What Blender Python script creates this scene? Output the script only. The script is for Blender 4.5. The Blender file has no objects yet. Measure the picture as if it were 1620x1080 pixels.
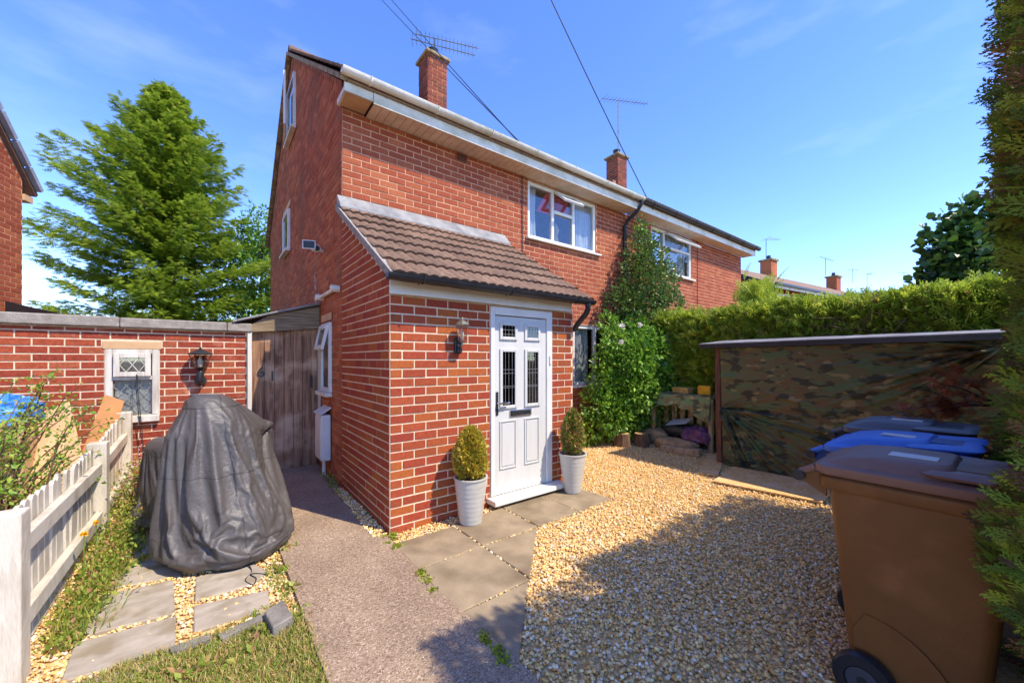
import bpy, math, random
import numpy as np
from mathutils import Vector, Matrix
rad = math.radians
rng = np.random.default_rng(11); random.seed(11)
sc = bpy.context.scene

# ------------------------------------------------------------------ camera, sky, sun, exposure
FPX = 612.0
CAM = np.array([-1.183, -3.241, 1.497])
FW = np.array([0.6100, 0.7924, 0.0]); RT = np.array([0.7924, -0.6100, 0.0])
cd = bpy.data.cameras.new('camera'); cam = bpy.data.objects.new('camera', cd); sc.collection.objects.link(cam)
cam.location = CAM.tolist(); cam.rotation_euler = (rad(90), 0, -math.atan2(FW[0], FW[1]))
cd.sensor_width = 36; cd.lens = FPX / 1620 * 36; cd.shift_y = 28.5 / 1620; cd.clip_start = .05; cd.clip_end = 2000
sc.camera = cam
SUN = Vector((.433, -.901, 1.30)).normalized()
sl = bpy.data.lights.new('sun', 'SUN'); sl.energy = 2.0; sl.angle = rad(.55); sl.color = (1, .88, .72)
so = bpy.data.objects.new('sun', sl); sc.collection.objects.link(so)
so.rotation_euler = (-SUN).to_track_quat('-Z', 'Y').to_euler(); so.location = (6, -10, 14)
w = bpy.data.worlds.new('World'); sc.world = w; w.use_nodes = True
nt = w.node_tree; nt.nodes.clear()
def N(nt, t, **k):
    n = nt.nodes.new(t)
    for a, b in k.items(): setattr(n, a, b)
    return n
sky = N(nt, 'ShaderNodeTexSky', sky_type='NISHITA', sun_disc=False)
sky.sun_elevation = math.asin(SUN.z); sky.sun_rotation = math.atan2(SUN.x, SUN.y)
sky.air_density = .7; sky.dust_density = 0; sky.ozone_density = 2.0; sky.altitude = 100
hs = N(nt, 'ShaderNodeHueSaturation'); hs.inputs['Saturation'].default_value = 1.2; hs.inputs['Hue'].default_value = .515; hs.inputs['Value'].default_value = 1.0
tc = N(nt, 'ShaderNodeTexCoord'); mp = N(nt, 'ShaderNodeMapping'); mp.inputs['Scale'].default_value = (1.6, 1.6, 5.0)
mp.inputs['Rotation'].default_value = (.15, .35, .4)
nz = N(nt, 'ShaderNodeTexNoise'); nz.inputs['Scale'].default_value = 1.5; nz.inputs['Detail'].default_value = 7; nz.inputs['Roughness'].default_value = .56
cr = N(nt, 'ShaderNodeValToRGB'); cr.color_ramp.elements[0].position = .52; cr.color_ramp.elements[1].position = .86
cr.color_ramp.elements[1].color = (.2, .2, .2, 1)
mx = N(nt, 'ShaderNodeMix', data_type='RGBA'); mx.inputs['B'].default_value = (3.2, 3.5, 4.0, 1)
bg = N(nt, 'ShaderNodeBackground'); bg.inputs['Strength'].default_value = .15
wo = N(nt, 'ShaderNodeOutputWorld'); L = nt.links.new
L(sky.outputs[0], hs.inputs['Color']); L(tc.outputs['Generated'], mp.inputs[0]); L(mp.outputs[0], nz.inputs['Vector'])
L(nz.outputs['Fac'], cr.inputs[0]); L(cr.outputs[0], mx.inputs['Factor']); L(hs.outputs[0], mx.inputs['A'])
L(mx.outputs['Result'], bg.inputs[0]); L(bg.outputs[0], wo.inputs[0])
vs = sc.view_settings; vs.view_transform = 'Standard'; vs.look = 'None'; vs.gamma = 1; vs.exposure = 1.78; vs.use_curve_mapping = False
sc.cycles.max_bounces = 7; sc.cycles.diffuse_bounces = 4; sc.cycles.glossy_bounces = 3; sc.cycles.transparent_max_bounces = 12
sc.cycles.use_denoising = True

# ------------------------------------------------------------------ measuring aids (photo pixel -> point on a real plane)
def ray(u, v): return FW + RT * ((u - 810) / FPX) + np.array([0, 0, (568.5 - v) / FPX])
def on(ax, val, u, v):
    r = ray(u, v); return CAM + r * ((val - CAM[ax]) / r[ax])
def GZ(u, v, z=0.0): return on(2, z, u, v)
def GY(y, u, v): return on(1, y, u, v)
def GX(x, u, v): return on(0, x, u, v)
def DP(d, u, v): return CAM + ray(u, v) * d
def depth(P): return (np.asarray(P) - CAM) @ FW

# ------------------------------------------------------------------ materials
def lin(r, g, b):
    f = lambda c: (c / 255 / 12.92) if c / 255 <= .04045 else ((c / 255 + .055) / 1.055) ** 2.4
    return (f(r), f(g), f(b))
def ramp(nt, stops, interp='LINEAR'):
    n = N(nt, 'ShaderNodeValToRGB'); e = n.color_ramp; e.interpolation = interp
    while len(e.elements) < len(stops): e.elements.new(.5)
    for el, (p, c) in zip(e.elements, stops): el.position = p; el.color = (*c[:3], 1)
    return n
def newmat(name):
    m = bpy.data.materials.new(name); m.use_nodes = True; nt = m.node_tree
    return m, nt, nt.nodes['Principled BSDF'], nt.links.new
def M(name, c1, c2=None, rough=.6, scale=4, detail=5, bump=0, bscale=60, stretch=(1, 1, 1), metal=0, lo=.35, hi=.65, spec=.35, rvar=0, c3=None, s3=1.2):
    m, nt, b, L = newmat(name); b.inputs['Roughness'].default_value = rough; b.inputs['Metallic'].default_value = metal
    b.inputs['Specular IOR Level'].default_value = spec
    g = N(nt, 'ShaderNodeNewGeometry'); mp = N(nt, 'ShaderNodeMapping'); mp.inputs['Scale'].default_value = stretch; L(g.outputs['Position'], mp.inputs[0])
    if c2 is None: c2 = tuple(x * .8 for x in c1)
    n = N(nt, 'ShaderNodeTexNoise'); n.inputs['Scale'].default_value = scale; n.inputs['Detail'].default_value = detail; n.inputs['Roughness'].default_value = .62
    L(mp.outputs[0], n.inputs['Vector']); r = ramp(nt, [(lo, c1), (hi, c2)]); L(n.outputs['Fac'], r.inputs[0]); col = r.outputs[0]
    if c3 is not None:
        n3 = N(nt, 'ShaderNodeTexNoise'); n3.inputs['Scale'].default_value = s3; n3.inputs['Detail'].default_value = 6; L(g.outputs['Position'], n3.inputs['Vector'])
        r3 = ramp(nt, [(.5, (0, 0, 0)), (.68, (1, 1, 1))]); L(n3.outputs['Fac'], r3.inputs[0])
        x = N(nt, 'ShaderNodeMix', data_type='RGBA'); x.inputs['B'].default_value = (*c3, 1); L(r3.outputs[0], x.inputs['Factor']); L(col, x.inputs['A']); col = x.outputs['Result']
    L(col, b.inputs['Base Color'])
    if rvar:
        q = N(nt, 'ShaderNodeMapRange'); q.inputs['To Min'].default_value = max(0, rough - rvar); q.inputs['To Max'].default_value = min(1, rough + rvar); L(n.outputs['Fac'], q.inputs[0]); L(q.outputs[0], b.inputs['Roughness'])
    if bump:
        bn = N(nt, 'ShaderNodeTexNoise'); bn.inputs['Scale'].default_value = bscale; bn.inputs['Detail'].default_value = 4; L(mp.outputs[0], bn.inputs['Vector'])
        bp = N(nt, 'ShaderNodeBump'); bp.inputs['Strength'].default_value = bump; bp.inputs['Distance'].default_value = .01; L(bn.outputs['Fac'], bp.inputs['Height']); L(bp.outputs[0], b.inputs['Normal'])
    return m
def varnode(nt):  # one random value for each piece: own object, or attribute v in a joined mesh
    L = nt.links.new; a = N(nt, 'ShaderNodeAttribute', attribute_name='v'); o = N(nt, 'ShaderNodeObjectInfo')
    s = N(nt, 'ShaderNodeMath', operation='ADD'); L(a.outputs['Fac'], s.inputs[0]); L(o.outputs['Random'], s.inputs[1])
    f = N(nt, 'ShaderNodeMath', operation='FRACT'); L(s.outputs[0], f.inputs[0]); return f.outputs[0]
def piece(name, stops, rough=.85, grime=None, gscale=1.5, glo=.5, ghi=.7, fine=.25, bump=.35, bscale=90, spec=.12):
    m, nt, b, L = newmat(name); b.inputs['Roughness'].default_value = rough; b.inputs['Specular IOR Level'].default_value = spec
    v = varnode(nt); r = ramp(nt, stops); L(v, r.inputs[0]); g = N(nt, 'ShaderNodeNewGeometry')
    n = N(nt, 'ShaderNodeTexNoise'); n.inputs['Scale'].default_value = 38; n.inputs['Detail'].default_value = 5; L(g.outputs['Position'], n.inputs['Vector'])
    k = N(nt, 'ShaderNodeMapRange'); k.inputs['From Min'].default_value = .3; k.inputs['From Max'].default_value = .7; k.inputs['To Min'].default_value = 1 - fine; k.inputs['To Max'].default_value = 1 + fine; L(n.outputs['Fac'], k.inputs[0])
    x = N(nt, 'ShaderNodeMix', data_type='RGBA', blend_type='MULTIPLY'); x.inputs['Factor'].default_value = 1; L(r.outputs[0], x.inputs['A']); L(k.outputs[0], x.inputs['B']); col = x.outputs['Result']
    if grime:
        n2 = N(nt, 'ShaderNodeTexNoise'); n2.inputs['Scale'].default_value = gscale; n2.inputs['Detail'].default_value = 8; n2.inputs['Roughness'].default_value = .65; L(g.outputs['Position'], n2.inputs['Vector'])
        r2 = ramp(nt, [(glo, (0, 0, 0)), (ghi, (1, 1, 1))]); L(n2.outputs['Fac'], r2.inputs[0])
        y = N(nt, 'ShaderNodeMix', data_type='RGBA'); y.inputs['B'].default_value = (*grime, 1); L(r2.outputs[0], y.inputs['Factor']); L(col, y.inputs['A']); col = y.outputs['Result']
    L(col, b.inputs['Base Color'])
    bp = N(nt, 'ShaderNodeBump'); bp.inputs['Strength'].default_value = bump; bp.inputs['Distance'].default_value = .006
    n4 = N(nt, 'ShaderNodeTexNoise'); n4.inputs['Scale'].default_value = bscale; n4.inputs['Detail'].default_value = 4; L(g.outputs['Position'], n4.inputs['Vector']); L(n4.outputs['Fac'], bp.inputs['Height']); L(bp.outputs[0], b.inputs['Normal'])
    return m
def leafmat(name, stops, trans=.3, rough=.5, spec=.4):
    m, nt, b, L = newmat(name); a = N(nt, 'ShaderNodeAttribute', attribute_name='v'); r = ramp(nt, stops); L(a.outputs['Fac'], r.inputs[0])
    L(r.outputs[0], b.inputs['Base Color']); b.inputs['Roughness'].default_value = rough; b.inputs['Specular IOR Level'].default_value = spec
    t = N(nt, 'ShaderNodeBsdfTranslucent'); L(r.outputs[0], t.inputs[0]); x = N(nt, 'ShaderNodeMixShader'); x.inputs[0].default_value = trans
    L(b.outputs[0], x.inputs[1]); L(t.outputs[0], x.inputs[2]); L(x.outputs[0], nt.nodes['Material Output'].inputs[0]); return m
def glassmat(name, tint=(.75, .8, .82), refl=.12):
    m, nt, b, L = newmat(name); t = N(nt, 'ShaderNodeBsdfTransparent'); t.inputs[0].default_value = (*tint, 1)
    g = N(nt, 'ShaderNodeBsdfGlossy'); g.inputs['Roughness'].default_value = .03; lw = N(nt, 'ShaderNodeFresnel'); gb = N(nt, 'ShaderNodeNewGeometry'); mr = N(nt, 'ShaderNodeMapRange'); mr.inputs['To Min'].default_value = 1.5; mr.inputs['To Max'].default_value = 1 / 1.5; L(gb.outputs['Backfacing'], mr.inputs[0]); L(mr.outputs[0], lw.inputs[0])
    ad = N(nt, 'ShaderNodeMath', operation='ADD'); ad.inputs[1].default_value = refl; ad.use_clamp = True; L(lw.outputs[0], ad.inputs[0])
    x = N(nt, 'ShaderNodeMixShader'); L(ad.outputs[0], x.inputs[0]); L(t.outputs[0], x.inputs[1]); L(g.outputs[0], x.inputs[2]); L(x.outputs[0], nt.nodes['Material Output'].inputs[0]); return m

MAT = {}
MAT['brick_porch'] = piece('brick_porch', [(0, lin(164, 82, 52)), (.3, lin(150, 66, 48)), (.55, lin(166, 92, 48)), (.8, lin(144, 62, 48)), (1, lin(152, 86, 48))], fine=.16)
MAT['brick_front'] = piece('brick_front', [(0, lin(158, 88, 60)), (.35, lin(150, 78, 54)), (.7, lin(144, 72, 50)), (1, lin(166, 98, 66))], grime=lin(134, 70, 50), fine=.16)
MAT['brick_gable'] = piece('brick_gable', [(0, lin(182, 106, 68)), (.4, lin(166, 90, 56)), (.7, lin(146, 80, 54)), (1, lin(188, 116, 74))], grime=lin(118, 84, 62), gscale=1.1, glo=.5, ghi=.72)
MAT['brick_garage'] = piece('brick_garage', [(0, lin(158, 80, 54)), (.35, lin(144, 66, 48)), (.7, lin(132, 60, 46)), (1, lin(166, 94, 64))], grime=lin(196, 140, 116), gscale=3.2, glo=.6, ghi=.78, fine=.22)
MAT['brick_chimney'] = piece('brick_chimney', [(0, lin(150, 86, 62)), (.5, lin(130, 70, 54)), (1, lin(112, 66, 54))], grime=lin(96, 70, 58), gscale=3)
MAT['mortar_light'] = M('mortar_light', lin(228, 206, 174), lin(206, 182, 150), .95, 20, bump=.3)
MAT['mortar_front'] = M('mortar_front', lin(208, 160, 124), lin(184, 138, 106), .95, 12, bump=.3)
MAT['mortar_gable'] = M('mortar_gable', lin(190, 138, 110), lin(132, 92, 76), .95, 5, bump=.3)
MAT['white'] = M('upvc_white', lin(222, 221, 214), lin(210, 209, 202), .35, 3)
MAT['white_dirty'] = M('old_white_plastic', lin(222, 218, 202), lin(176, 168, 138), .5, 3, detail=8, lo=.42, hi=.72)
MAT['soffit'] = M('cream_soffit', lin(224, 206, 184), lin(206, 184, 160), .5, 6)
MAT['doorwhite'] = M('pale_grey_door', lin(204, 204, 198), lin(197, 197, 191), .42, 2, bump=.12, bscale=26, stretch=(6, 6, .7))
MAT['black'] = M('black_plastic', (.018, .02, .024), (.03, .032, .036), .35, 8)
MAT['lead'] = M('lead_flashing', lin(112, 114, 116), lin(150, 150, 146), .55, 5, bump=.25, bscale=14)
MAT['glass'] = glassmat('window_glass', (.86, .89, .9), .05)
MAT['leadglass'] = glassmat('door_glass', (.28, .31, .33), .04)
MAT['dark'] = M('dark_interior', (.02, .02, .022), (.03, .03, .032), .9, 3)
MAT['room'] = M('room_wall', lin(120, 112, 104), None, .9, 3)
MAT['curtain'] = M('net_curtain', lin(206, 204, 200), lin(168, 168, 166), .9, 3, stretch=(14, 14, .6))
MAT['red_cloth'] = M('red_cloth', lin(226, 36, 62), lin(190, 22, 46), .8, 6)
MAT['tile'] = piece('roof_tile', [(0, lin(128, 104, 86)), (.5, lin(112, 90, 74)), (1, lin(142, 116, 96))], rough=.9, grime=lin(92, 76, 66), gscale=5, glo=.5, ghi=.72, fine=.25)
MAT['concrete_cap'] = M('mossy_cap', lin(168, 150, 112), lin(96, 84, 62), .95, 9, bump=.6, bscale=40)
MAT['coping'] = M('coping', lin(158, 152, 142), lin(132, 126, 116), .95, 14, bump=.6, bscale=70)
MAT['metal'] = M('aerial_metal', (.2, .2, .21), (.1, .1, .105), .45, 9, metal=.7)
MAT['chrome'] = M('chrome', (.7, .7, .7), (.6, .6, .6), .15, 4, metal=1)
MAT['wood_gate'] = M('weathered_boards', lin(168, 128, 98), lin(92, 62, 46), .85, 3.5, detail=9, bump=.5, bscale=14, stretch=(9, 9, .55), lo=.36, hi=.66, c3=lin(196, 162, 132), s3=3)
MAT['white_paint'] = M('flaking_white_paint', lin(208, 204, 192), lin(164, 152, 136), .7, 3, detail=9, bump=.35, bscale=16, stretch=(6, 6, .8), lo=.42, hi=.74)
MAT['fence_paint'] = M('fence_white_paint', lin(204, 196, 178), lin(158, 146, 124), .75, 2.2, detail=9, bump=.4, bscale=18, stretch=(7, 2.2, 1.2), lo=.45, hi=.75)
MAT['beam'] = M('weathered_fascia', lin(150, 132, 104), lin(108, 92, 72), .85, 5, bump=.4, bscale=12, stretch=(.6, 6, 9))
MAT['concrete_slab'] = M('slab_concrete', lin(160, 142, 112), lin(136, 120, 94), .92, 5, detail=9, bump=.3, bscale=120, c3=lin(118, 102, 78), s3=2.2)
MAT['flag'] = M('grey_flagstone', lin(176, 164, 144), lin(150, 138, 118), .85, 4, detail=9, bump=.3, bscale=40, stretch=(1.2, 3, 1), c3=lin(140, 126, 100), s3=7)
MAT['slate'] = M('grey_sett', lin(142, 136, 124), lin(114, 108, 98), .85, 10, bump=.4, bscale=70)
MAT['pot'] = M('glazed_pot', lin(192, 189, 178), lin(180, 177, 166), .4, 4)
MAT['soil'] = M('soil', (.035, .025, .018), (.06, .045, .03), .95, 30, bump=.8, bscale=50)
MAT['bark'] = M('bark', lin(126, 98, 74), lin(78, 58, 46), .95, 9, bump=.8, bscale=30, stretch=(3, 3, .5))
MAT['cutwood'] = M('cut_wood', lin(190, 158, 110), lin(150, 116, 76), .85, 12, bump=.3)
MAT['osb'] = M('osb_board', lin(232, 192, 128), lin(200, 154, 94), .8, 16, detail=7, bump=.25, bscale=40, stretch=(1, 2.2, 1), c3=lin(226, 190, 146), s3=5)
MAT['orange_board'] = M('veneer_board', lin(178, 118, 52), lin(160, 102, 42), .5, 2, stretch=(6, 6, 1))
MAT['tan_board'] = M('tan_board', lin(206, 172, 130), lin(188, 152, 112), .8, 3)
MAT['hull'] = M('sacking', lin(178, 146, 106), lin(140, 110, 78), .9, 12, bump=.5, bscale=60)
MAT['timber'] = M('grey_timber', lin(186, 158, 122), lin(132, 106, 80), .9, 5, bump=.4, stretch=(3, 3, 1))
MAT['redpost'] = M('brown_post', lin(112, 76, 60), lin(72, 46, 38), .8, 5, bump=.4, stretch=(5, 5, .6))

# ------------------------------------------------------------------ object helpers
COL = sc.collection; WL = {}
def wl(o): return WL.get(o.name, np.zeros(3)) if o is not None else np.zeros(3)
def tag(o, label=None, cat=None, group=None, kind=None):
    if label: o['label'] = label
    if cat: o['category'] = cat
    if group: o['group'] = group
    if kind: o['kind'] = kind
    return o
def thing(name, loc, label, cat, group=None):
    o = bpy.data.objects.new(name, None); COL.objects.link(o); o.empty_display_size = .1
    o.location = tuple(float(x) for x in loc); WL[o.name] = np.array(loc, float); return tag(o, label, cat, group)
def place(name, mesh, pos, parent=None, rot=None):
    o = bpy.data.objects.new(name, mesh); COL.objects.link(o); pos = np.asarray(pos, float)
    if parent is not None: o.parent = parent
    o.location = tuple(float(x) for x in pos - wl(parent)); WL[o.name] = pos
    if rot is not None: o.rotation_euler = rot
    return o
def npmesh(name, V, loops, starts, mat, smooth=False, v=None):
    me = bpy.data.meshes.new(name); V = np.asarray(V, np.float32)
    me.vertices.add(len(V)); me.vertices.foreach_set('co', V.ravel())
    me.loops.add(len(loops)); me.loops.foreach_set('vertex_index', np.asarray(loops, np.int32))
    me.polygons.add(len(starts)); me.polygons.foreach_set('loop_start', np.asarray(starts, np.int32))
    if v is not None:
        a = me.attributes.new('v', 'FLOAT', 'POINT'); a.data.foreach_set('value', np.asarray(v, np.float32))
    me.update(calc_edges=True); me.validate()
    me.polygons.foreach_set('use_smooth', np.full(len(me.polygons), smooth)); me.materials.append(mat); return me
def pymesh(name, V, F, mat, smooth=False, v=None):
    loops = [i for f in F for i in f]; st = np.concatenate([[0], np.cumsum([len(f) for f in F])[:-1]]) if F else []
    return npmesh(name, V, loops, st, mat, smooth, v)
class MB:
    def __init__(s): s.V = []; s.F = []
    def add(s, V, F):
        k = len(s.V); s.V += [tuple(map(float, p)) for p in V]; s.F += [tuple(i + k for i in f) for f in F]; return s
    def hexa(s, P): return s.add(P, [(0, 3, 2, 1), (4, 5, 6, 7), (0, 1, 5, 4), (1, 2, 6, 5), (2, 3, 7, 6), (3, 0, 4, 7)])
    def box(s, x0, x1, y0, y1, z0, z1):
        return s.hexa([(x0, y0, z0), (x1, y0, z0), (x1, y1, z0), (x0, y1, z0), (x0, y0, z1), (x1, y0, z1), (x1, y1, z1), (x0, y1, z1)])
    def obox(s, c, ax, ay, az):
        c, ax, ay, az = map(lambda q: np.asarray(q, float), (c, ax, ay, az))
        return s.hexa([c + a * ax + b * ay + d * az for a, b, d in ((-1, -1, -1), (1, -1, -1), (1, 1, -1), (-1, 1, -1), (-1, -1, 1), (1, -1, 1), (1, 1, 1), (-1, 1, 1))])
    def beam(s, a, b, w, h, up=(0, 0, 1)):
        a, b = np.asarray(a, float), np.asarray(b, float); d = b - a; L = np.linalg.norm(d); d /= L
        r = np.cross(d, up); r = r / (np.linalg.norm(r) + 1e-9); u = np.cross(r, d)
        return s.obox((a + b) / 2, r * w / 2, d * L / 2, u * h / 2)
    def prism(s, poly, ext):
        n = len(poly); A = [np.asarray(p, float) for p in poly]; B = [p + np.asarray(ext, float) for p in A]
        return s.add(A + B, [tuple(range(n))[::-1], tuple(range(n, 2 * n))] + [(i, (i + 1) % n, n + (i + 1) % n, n + i) for i in range(n)])
    def tube(s, P, r, n=8, cap=True):
        P = [np.asarray(p, float) for p in P]; rr = r if hasattr(r, '__len__') else [r] * len(P); V = []; F = []; pu = None
        for i, p in enumerate(P):
            d = P[min(i + 1, len(P) - 1)] - P[max(i - 1, 0)]; d = d / (np.linalg.norm(d) + 1e-9)
            if pu is None: pu = np.array([0, 0, 1.]) if abs(d[2]) < .9 else np.array([1., 0, 0])
            a = np.cross(d, pu); a /= np.linalg.norm(a) + 1e-9; b = np.cross(a, d); pu = b
            V += [p + rr[i] * (math.cos(t) * a + math.sin(t) * b) for t in np.arange(n) * 2 * math.pi / n]
        for i in range(len(P) - 1):
            for j in range(n): F.append((i * n + j, i * n + (j + 1) % n, (i + 1) * n + (j + 1) % n, (i + 1) * n + j))
        if cap: F += [tuple(range(n))[::-1], tuple(range((len(P) - 1) * n, len(P) * n))]
        return s.add(V, F)
    def lathe(s, prof, c, n=24):
        V = []; F = []
        for r, z in prof: V += [(c[0] + r * math.cos(t), c[1] + r * math.sin(t), c[2] + z) for t in np.arange(n) * 2 * math.pi / n]
        for i in range(len(prof) - 1):
            for j in range(n): F.append((i * n + j, i * n + (j + 1) % n, (i + 1) * n + (j + 1) % n, (i + 1) * n + j))
        if prof[0][0] > 1e-4: F.append(tuple(range(n))[::-1])
        if prof[-1][0] > 1e-4: F.append(tuple(range((len(prof) - 1) * n, len(prof) * n)))
        return s.add(V, F)
    def build(s, name, mat, parent=None, smooth=False, bevel=0, base=True):
        V = np.array(s.V); c = (V.min(0) + V.max(0)) / 2
        if base: c[2] = V[:, 2].min()
        me = pymesh(name, V - c, s.F, MAT[mat] if isinstance(mat, str) else mat, smooth); o = place(name, me, c, parent)
        if smooth:
            e = o.modifiers.new('split', 'EDGE_SPLIT'); e.split_angle = rad(42)
        if bevel:
            b = o.modifiers.new('bevel', 'BEVEL'); b.width = bevel; b.segments = 2; b.limit_method = 'ANGLE'; b.angle_limit = rad(40)
        return o
def box(name, mat, parent, x0, x1, y0, y1, z0, z1, bevel=0): return MB().box(x0, x1, y0, y1, z0, z1).build(name, mat, parent, bevel=bevel)

# scattering of a small template into ONE mesh (stuff: leaves, pebbles, grass)
def frames(D, roll=None):
    D = D / (np.linalg.norm(D, axis=1, keepdims=True) + 1e-9); n = len(D)
    h = rng.normal(size=(n, 3)) if roll is None else roll
    X = np.cross(D, h); X /= np.linalg.norm(X, axis=1, keepdims=True) + 1e-9; Z = np.cross(X, D); return np.stack([X, D, Z], 2)
def scatter(name, T, P, Rm, S, mat, parent=None, v=None, smooth=False, kind=None):
    TV, TF = T; TV = np.asarray(TV, float); n = len(P); k = len(TV); S = np.asarray(S, float)
    S = S[:, None] if S.ndim == 1 else S
    V = np.einsum('nij,nkj->nki', Rm, TV[None] * (S[:, None, :] if S.shape[1] == 3 else S[:, :, None])) + P[:, None, :]
    lf = np.array([i for f in TF for i in f]); ls = np.concatenate([[0], np.cumsum([len(f) for f in TF])[:-1]])
    loops = (lf[None] + (np.arange(n) * k)[:, None]).ravel(); st = (ls[None] + (np.arange(n) * len(lf))[:, None]).ravel()
    v = rng.random(n) if v is None else v; c = P.mean(0).copy(); c[2] = P[:, 2].min()
    me = npmesh(name, V.reshape(-1, 3) - c, loops, st, MAT[mat] if isinstance(mat, str) else mat, smooth, np.repeat(v, k))
    o = place(name, me, c, parent)
    if kind: o['kind'] = kind
    return o
T_LEAF = ([(0, 0, 0), (.27, .45, .07), (0, 1, -.04), (-.27, .45, .07), (0, .5, 0)], [(0, 1, 4), (1, 2, 4), (2, 3, 4), (3, 0, 4)])
T_ROUND = ([(0, 0, 0), (.36, .3, .08), (.36, .7, .08), (0, 1, -.06), (-.36, .7, .08), (-.36, .3, .08), (0, .5, 0)], [(0, 1, 2, 6), (6, 2, 3), (6, 3, 4), (0, 6, 4, 5)])
T_BLADE = ([(-.05, 0, 0), (.05, 0, 0), (.035, .6, .05), (-.035, .6, .05), (0, 1, .2)], [(0, 1, 2, 3), (3, 2, 4)])
def spray(nl, wl_=.09, ang=42, ll=.5, droop=.25, two=False):
    V = []; F = []
    def kite(a, d, L, w, z):
        a = np.array(a); d = np.array([math.sin(d), math.cos(d)]); p = np.array([d[1], -d[0]]); k = len(V)
        for q, h in ((a, z), (a + d * L * .45 + p * w, z), (a + d * L, z - .12 * L), (a + d * L * .45 - p * w, z)): V.append((q[0], q[1], h))
        F.append((k, k + 1, k + 2, k + 3))
    kite((0, 0), 0, 1, wl_ * .5, 0)
    for i in range(nl):
        t = .12 + .8 * i / nl; s = 1 if i % 2 else -1; L = ll * (1 - .65 * t); d = s * rad(ang)
        kite((0, t), d, L, wl_ * .55, -droop * t * t)
        if two:
            for j in range(4):
                q = .25 + .18 * j; e = d + (1 if j % 2 else -1) * rad(36)
                kite((math.sin(d) * L * q, t + math.cos(d) * L * q), e, L * .42 * (1.1 - q * .6), wl_ * .34, -droop * t * t - .03)
    return (V, F)
T_SPRAY = spray(7, .115); T_SPRAYM = spray(8, .075, 40, .5, .25, True); T_SPRAYF = spray(10, .055, 38, .5, .25, True)
def ico():
    p = (1 + 5 ** .5) / 2; V = np.array([(-1, p, 0), (1, p, 0), (-1, -p, 0), (1, -p, 0), (0, -1, p), (0, 1, p), (0, -1, -p), (0, 1, -p), (p, 0, -1), (p, 0, 1), (-p, 0, -1), (-p, 0, 1)]) / math.sqrt(1 + p * p)
    F = [(0, 11, 5), (0, 5, 1), (0, 1, 7), (0, 7, 10), (0, 10, 11), (1, 5, 9), (5, 11, 4), (11, 10, 2), (10, 7, 6), (7, 1, 8), (3, 9, 4), (3, 4, 2), (3, 2, 6), (3, 6, 8), (3, 8, 9), (4, 9, 5), (2, 4, 11), (6, 2, 10), (8, 6, 7), (9, 8, 1)]
    return V, F
def inpoly(P, poly):
    x, y = P[:, 0], P[:, 1]; r = np.zeros(len(P), bool); n = len(poly)
    for i in range(n):
        (x1, y1), (x2, y2) = poly[i], poly[(i + 1) % n]
        c = ((y1 > y) != (y2 > y)) & (x < (x2 - x1) * (y - y1) / (y2 - y1 + 1e-12) + x1); r ^= c
    return r
def inpts(poly, n):
    A = np.array(poly)[:, :2]; lo, hi = A.min(0), A.max(0); out = []
    tot = 0
    while tot < n:
        Q = lo + (hi - lo) * rng.random((n, 2)); Q = Q[inpoly(Q, A)]; out.append(Q); tot += len(Q)
    return np.concatenate(out)[:n]

# ------------------------------------------------------------------ brick walls
CRS, PIT, JN = .0793, .2205, .0128
def courses(u0, u1, z0, z1, holes=(), clip=None, phase=0, crs=CRS, pit=PIT):
    out = []; k = 0; z = z0
    while z < z1 - .02:
        zt = min(z + crs, z1); zm = (z + zt) / 2; iv = [(u0, u1)] if clip is None else clip(zm)
        for (a, c, b, d) in holes:
            if c < zm < d:
                nv = []
                for p, q in iv:
                    if b <= p or a >= q: nv.append((p, q)); continue
                    if a > p: nv.append((p, a))
                    if b < q: nv.append((b, q))
                iv = nv
        off = u0 + ((k + phase) % 2) * pit / 2 - pit
        for p, q in iv:
            i0 = int(math.floor((p - off) / pit)); x = off + i0 * pit
            while x < q:
                a, b = max(x, p), min(x + pit, q)
                if b - a > .035: out.append((a + JN / 2, b - JN / 2, z + JN / 2, zt - JN / 2))
                x += pit
        z += crs; k += 1
    return out
def brickverts(w, h, d=.0045, c=.002):
    a, b = w / 2, h / 2; V = []
    for (x, z, y) in ((a, b, -.012), (a, b, d - c), (a - c, b - c, d)): V += [(-x, -y, -z), (x, -y, -z), (x, -y, z), (-x, -y, z)]
    return V
BF = [(8, 9, 10, 11)] + [(i, (i + 1) % 4, 4 + (i + 1) % 4, 4 + i) for i in range(4)] + [(4 + i, 4 + (i + 1) % 4, 8 + (i + 1) % 4, 8 + i) for i in range(4)]
BMESH = {}
def brickmesh(w, h, mat):
    key = (round(w, 3), round(h, 3), mat)
    if key not in BMESH: BMESH[key] = pymesh('brick', brickverts(*key[:2]), BF, MAT[mat])
    return BMESH[key]
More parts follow.
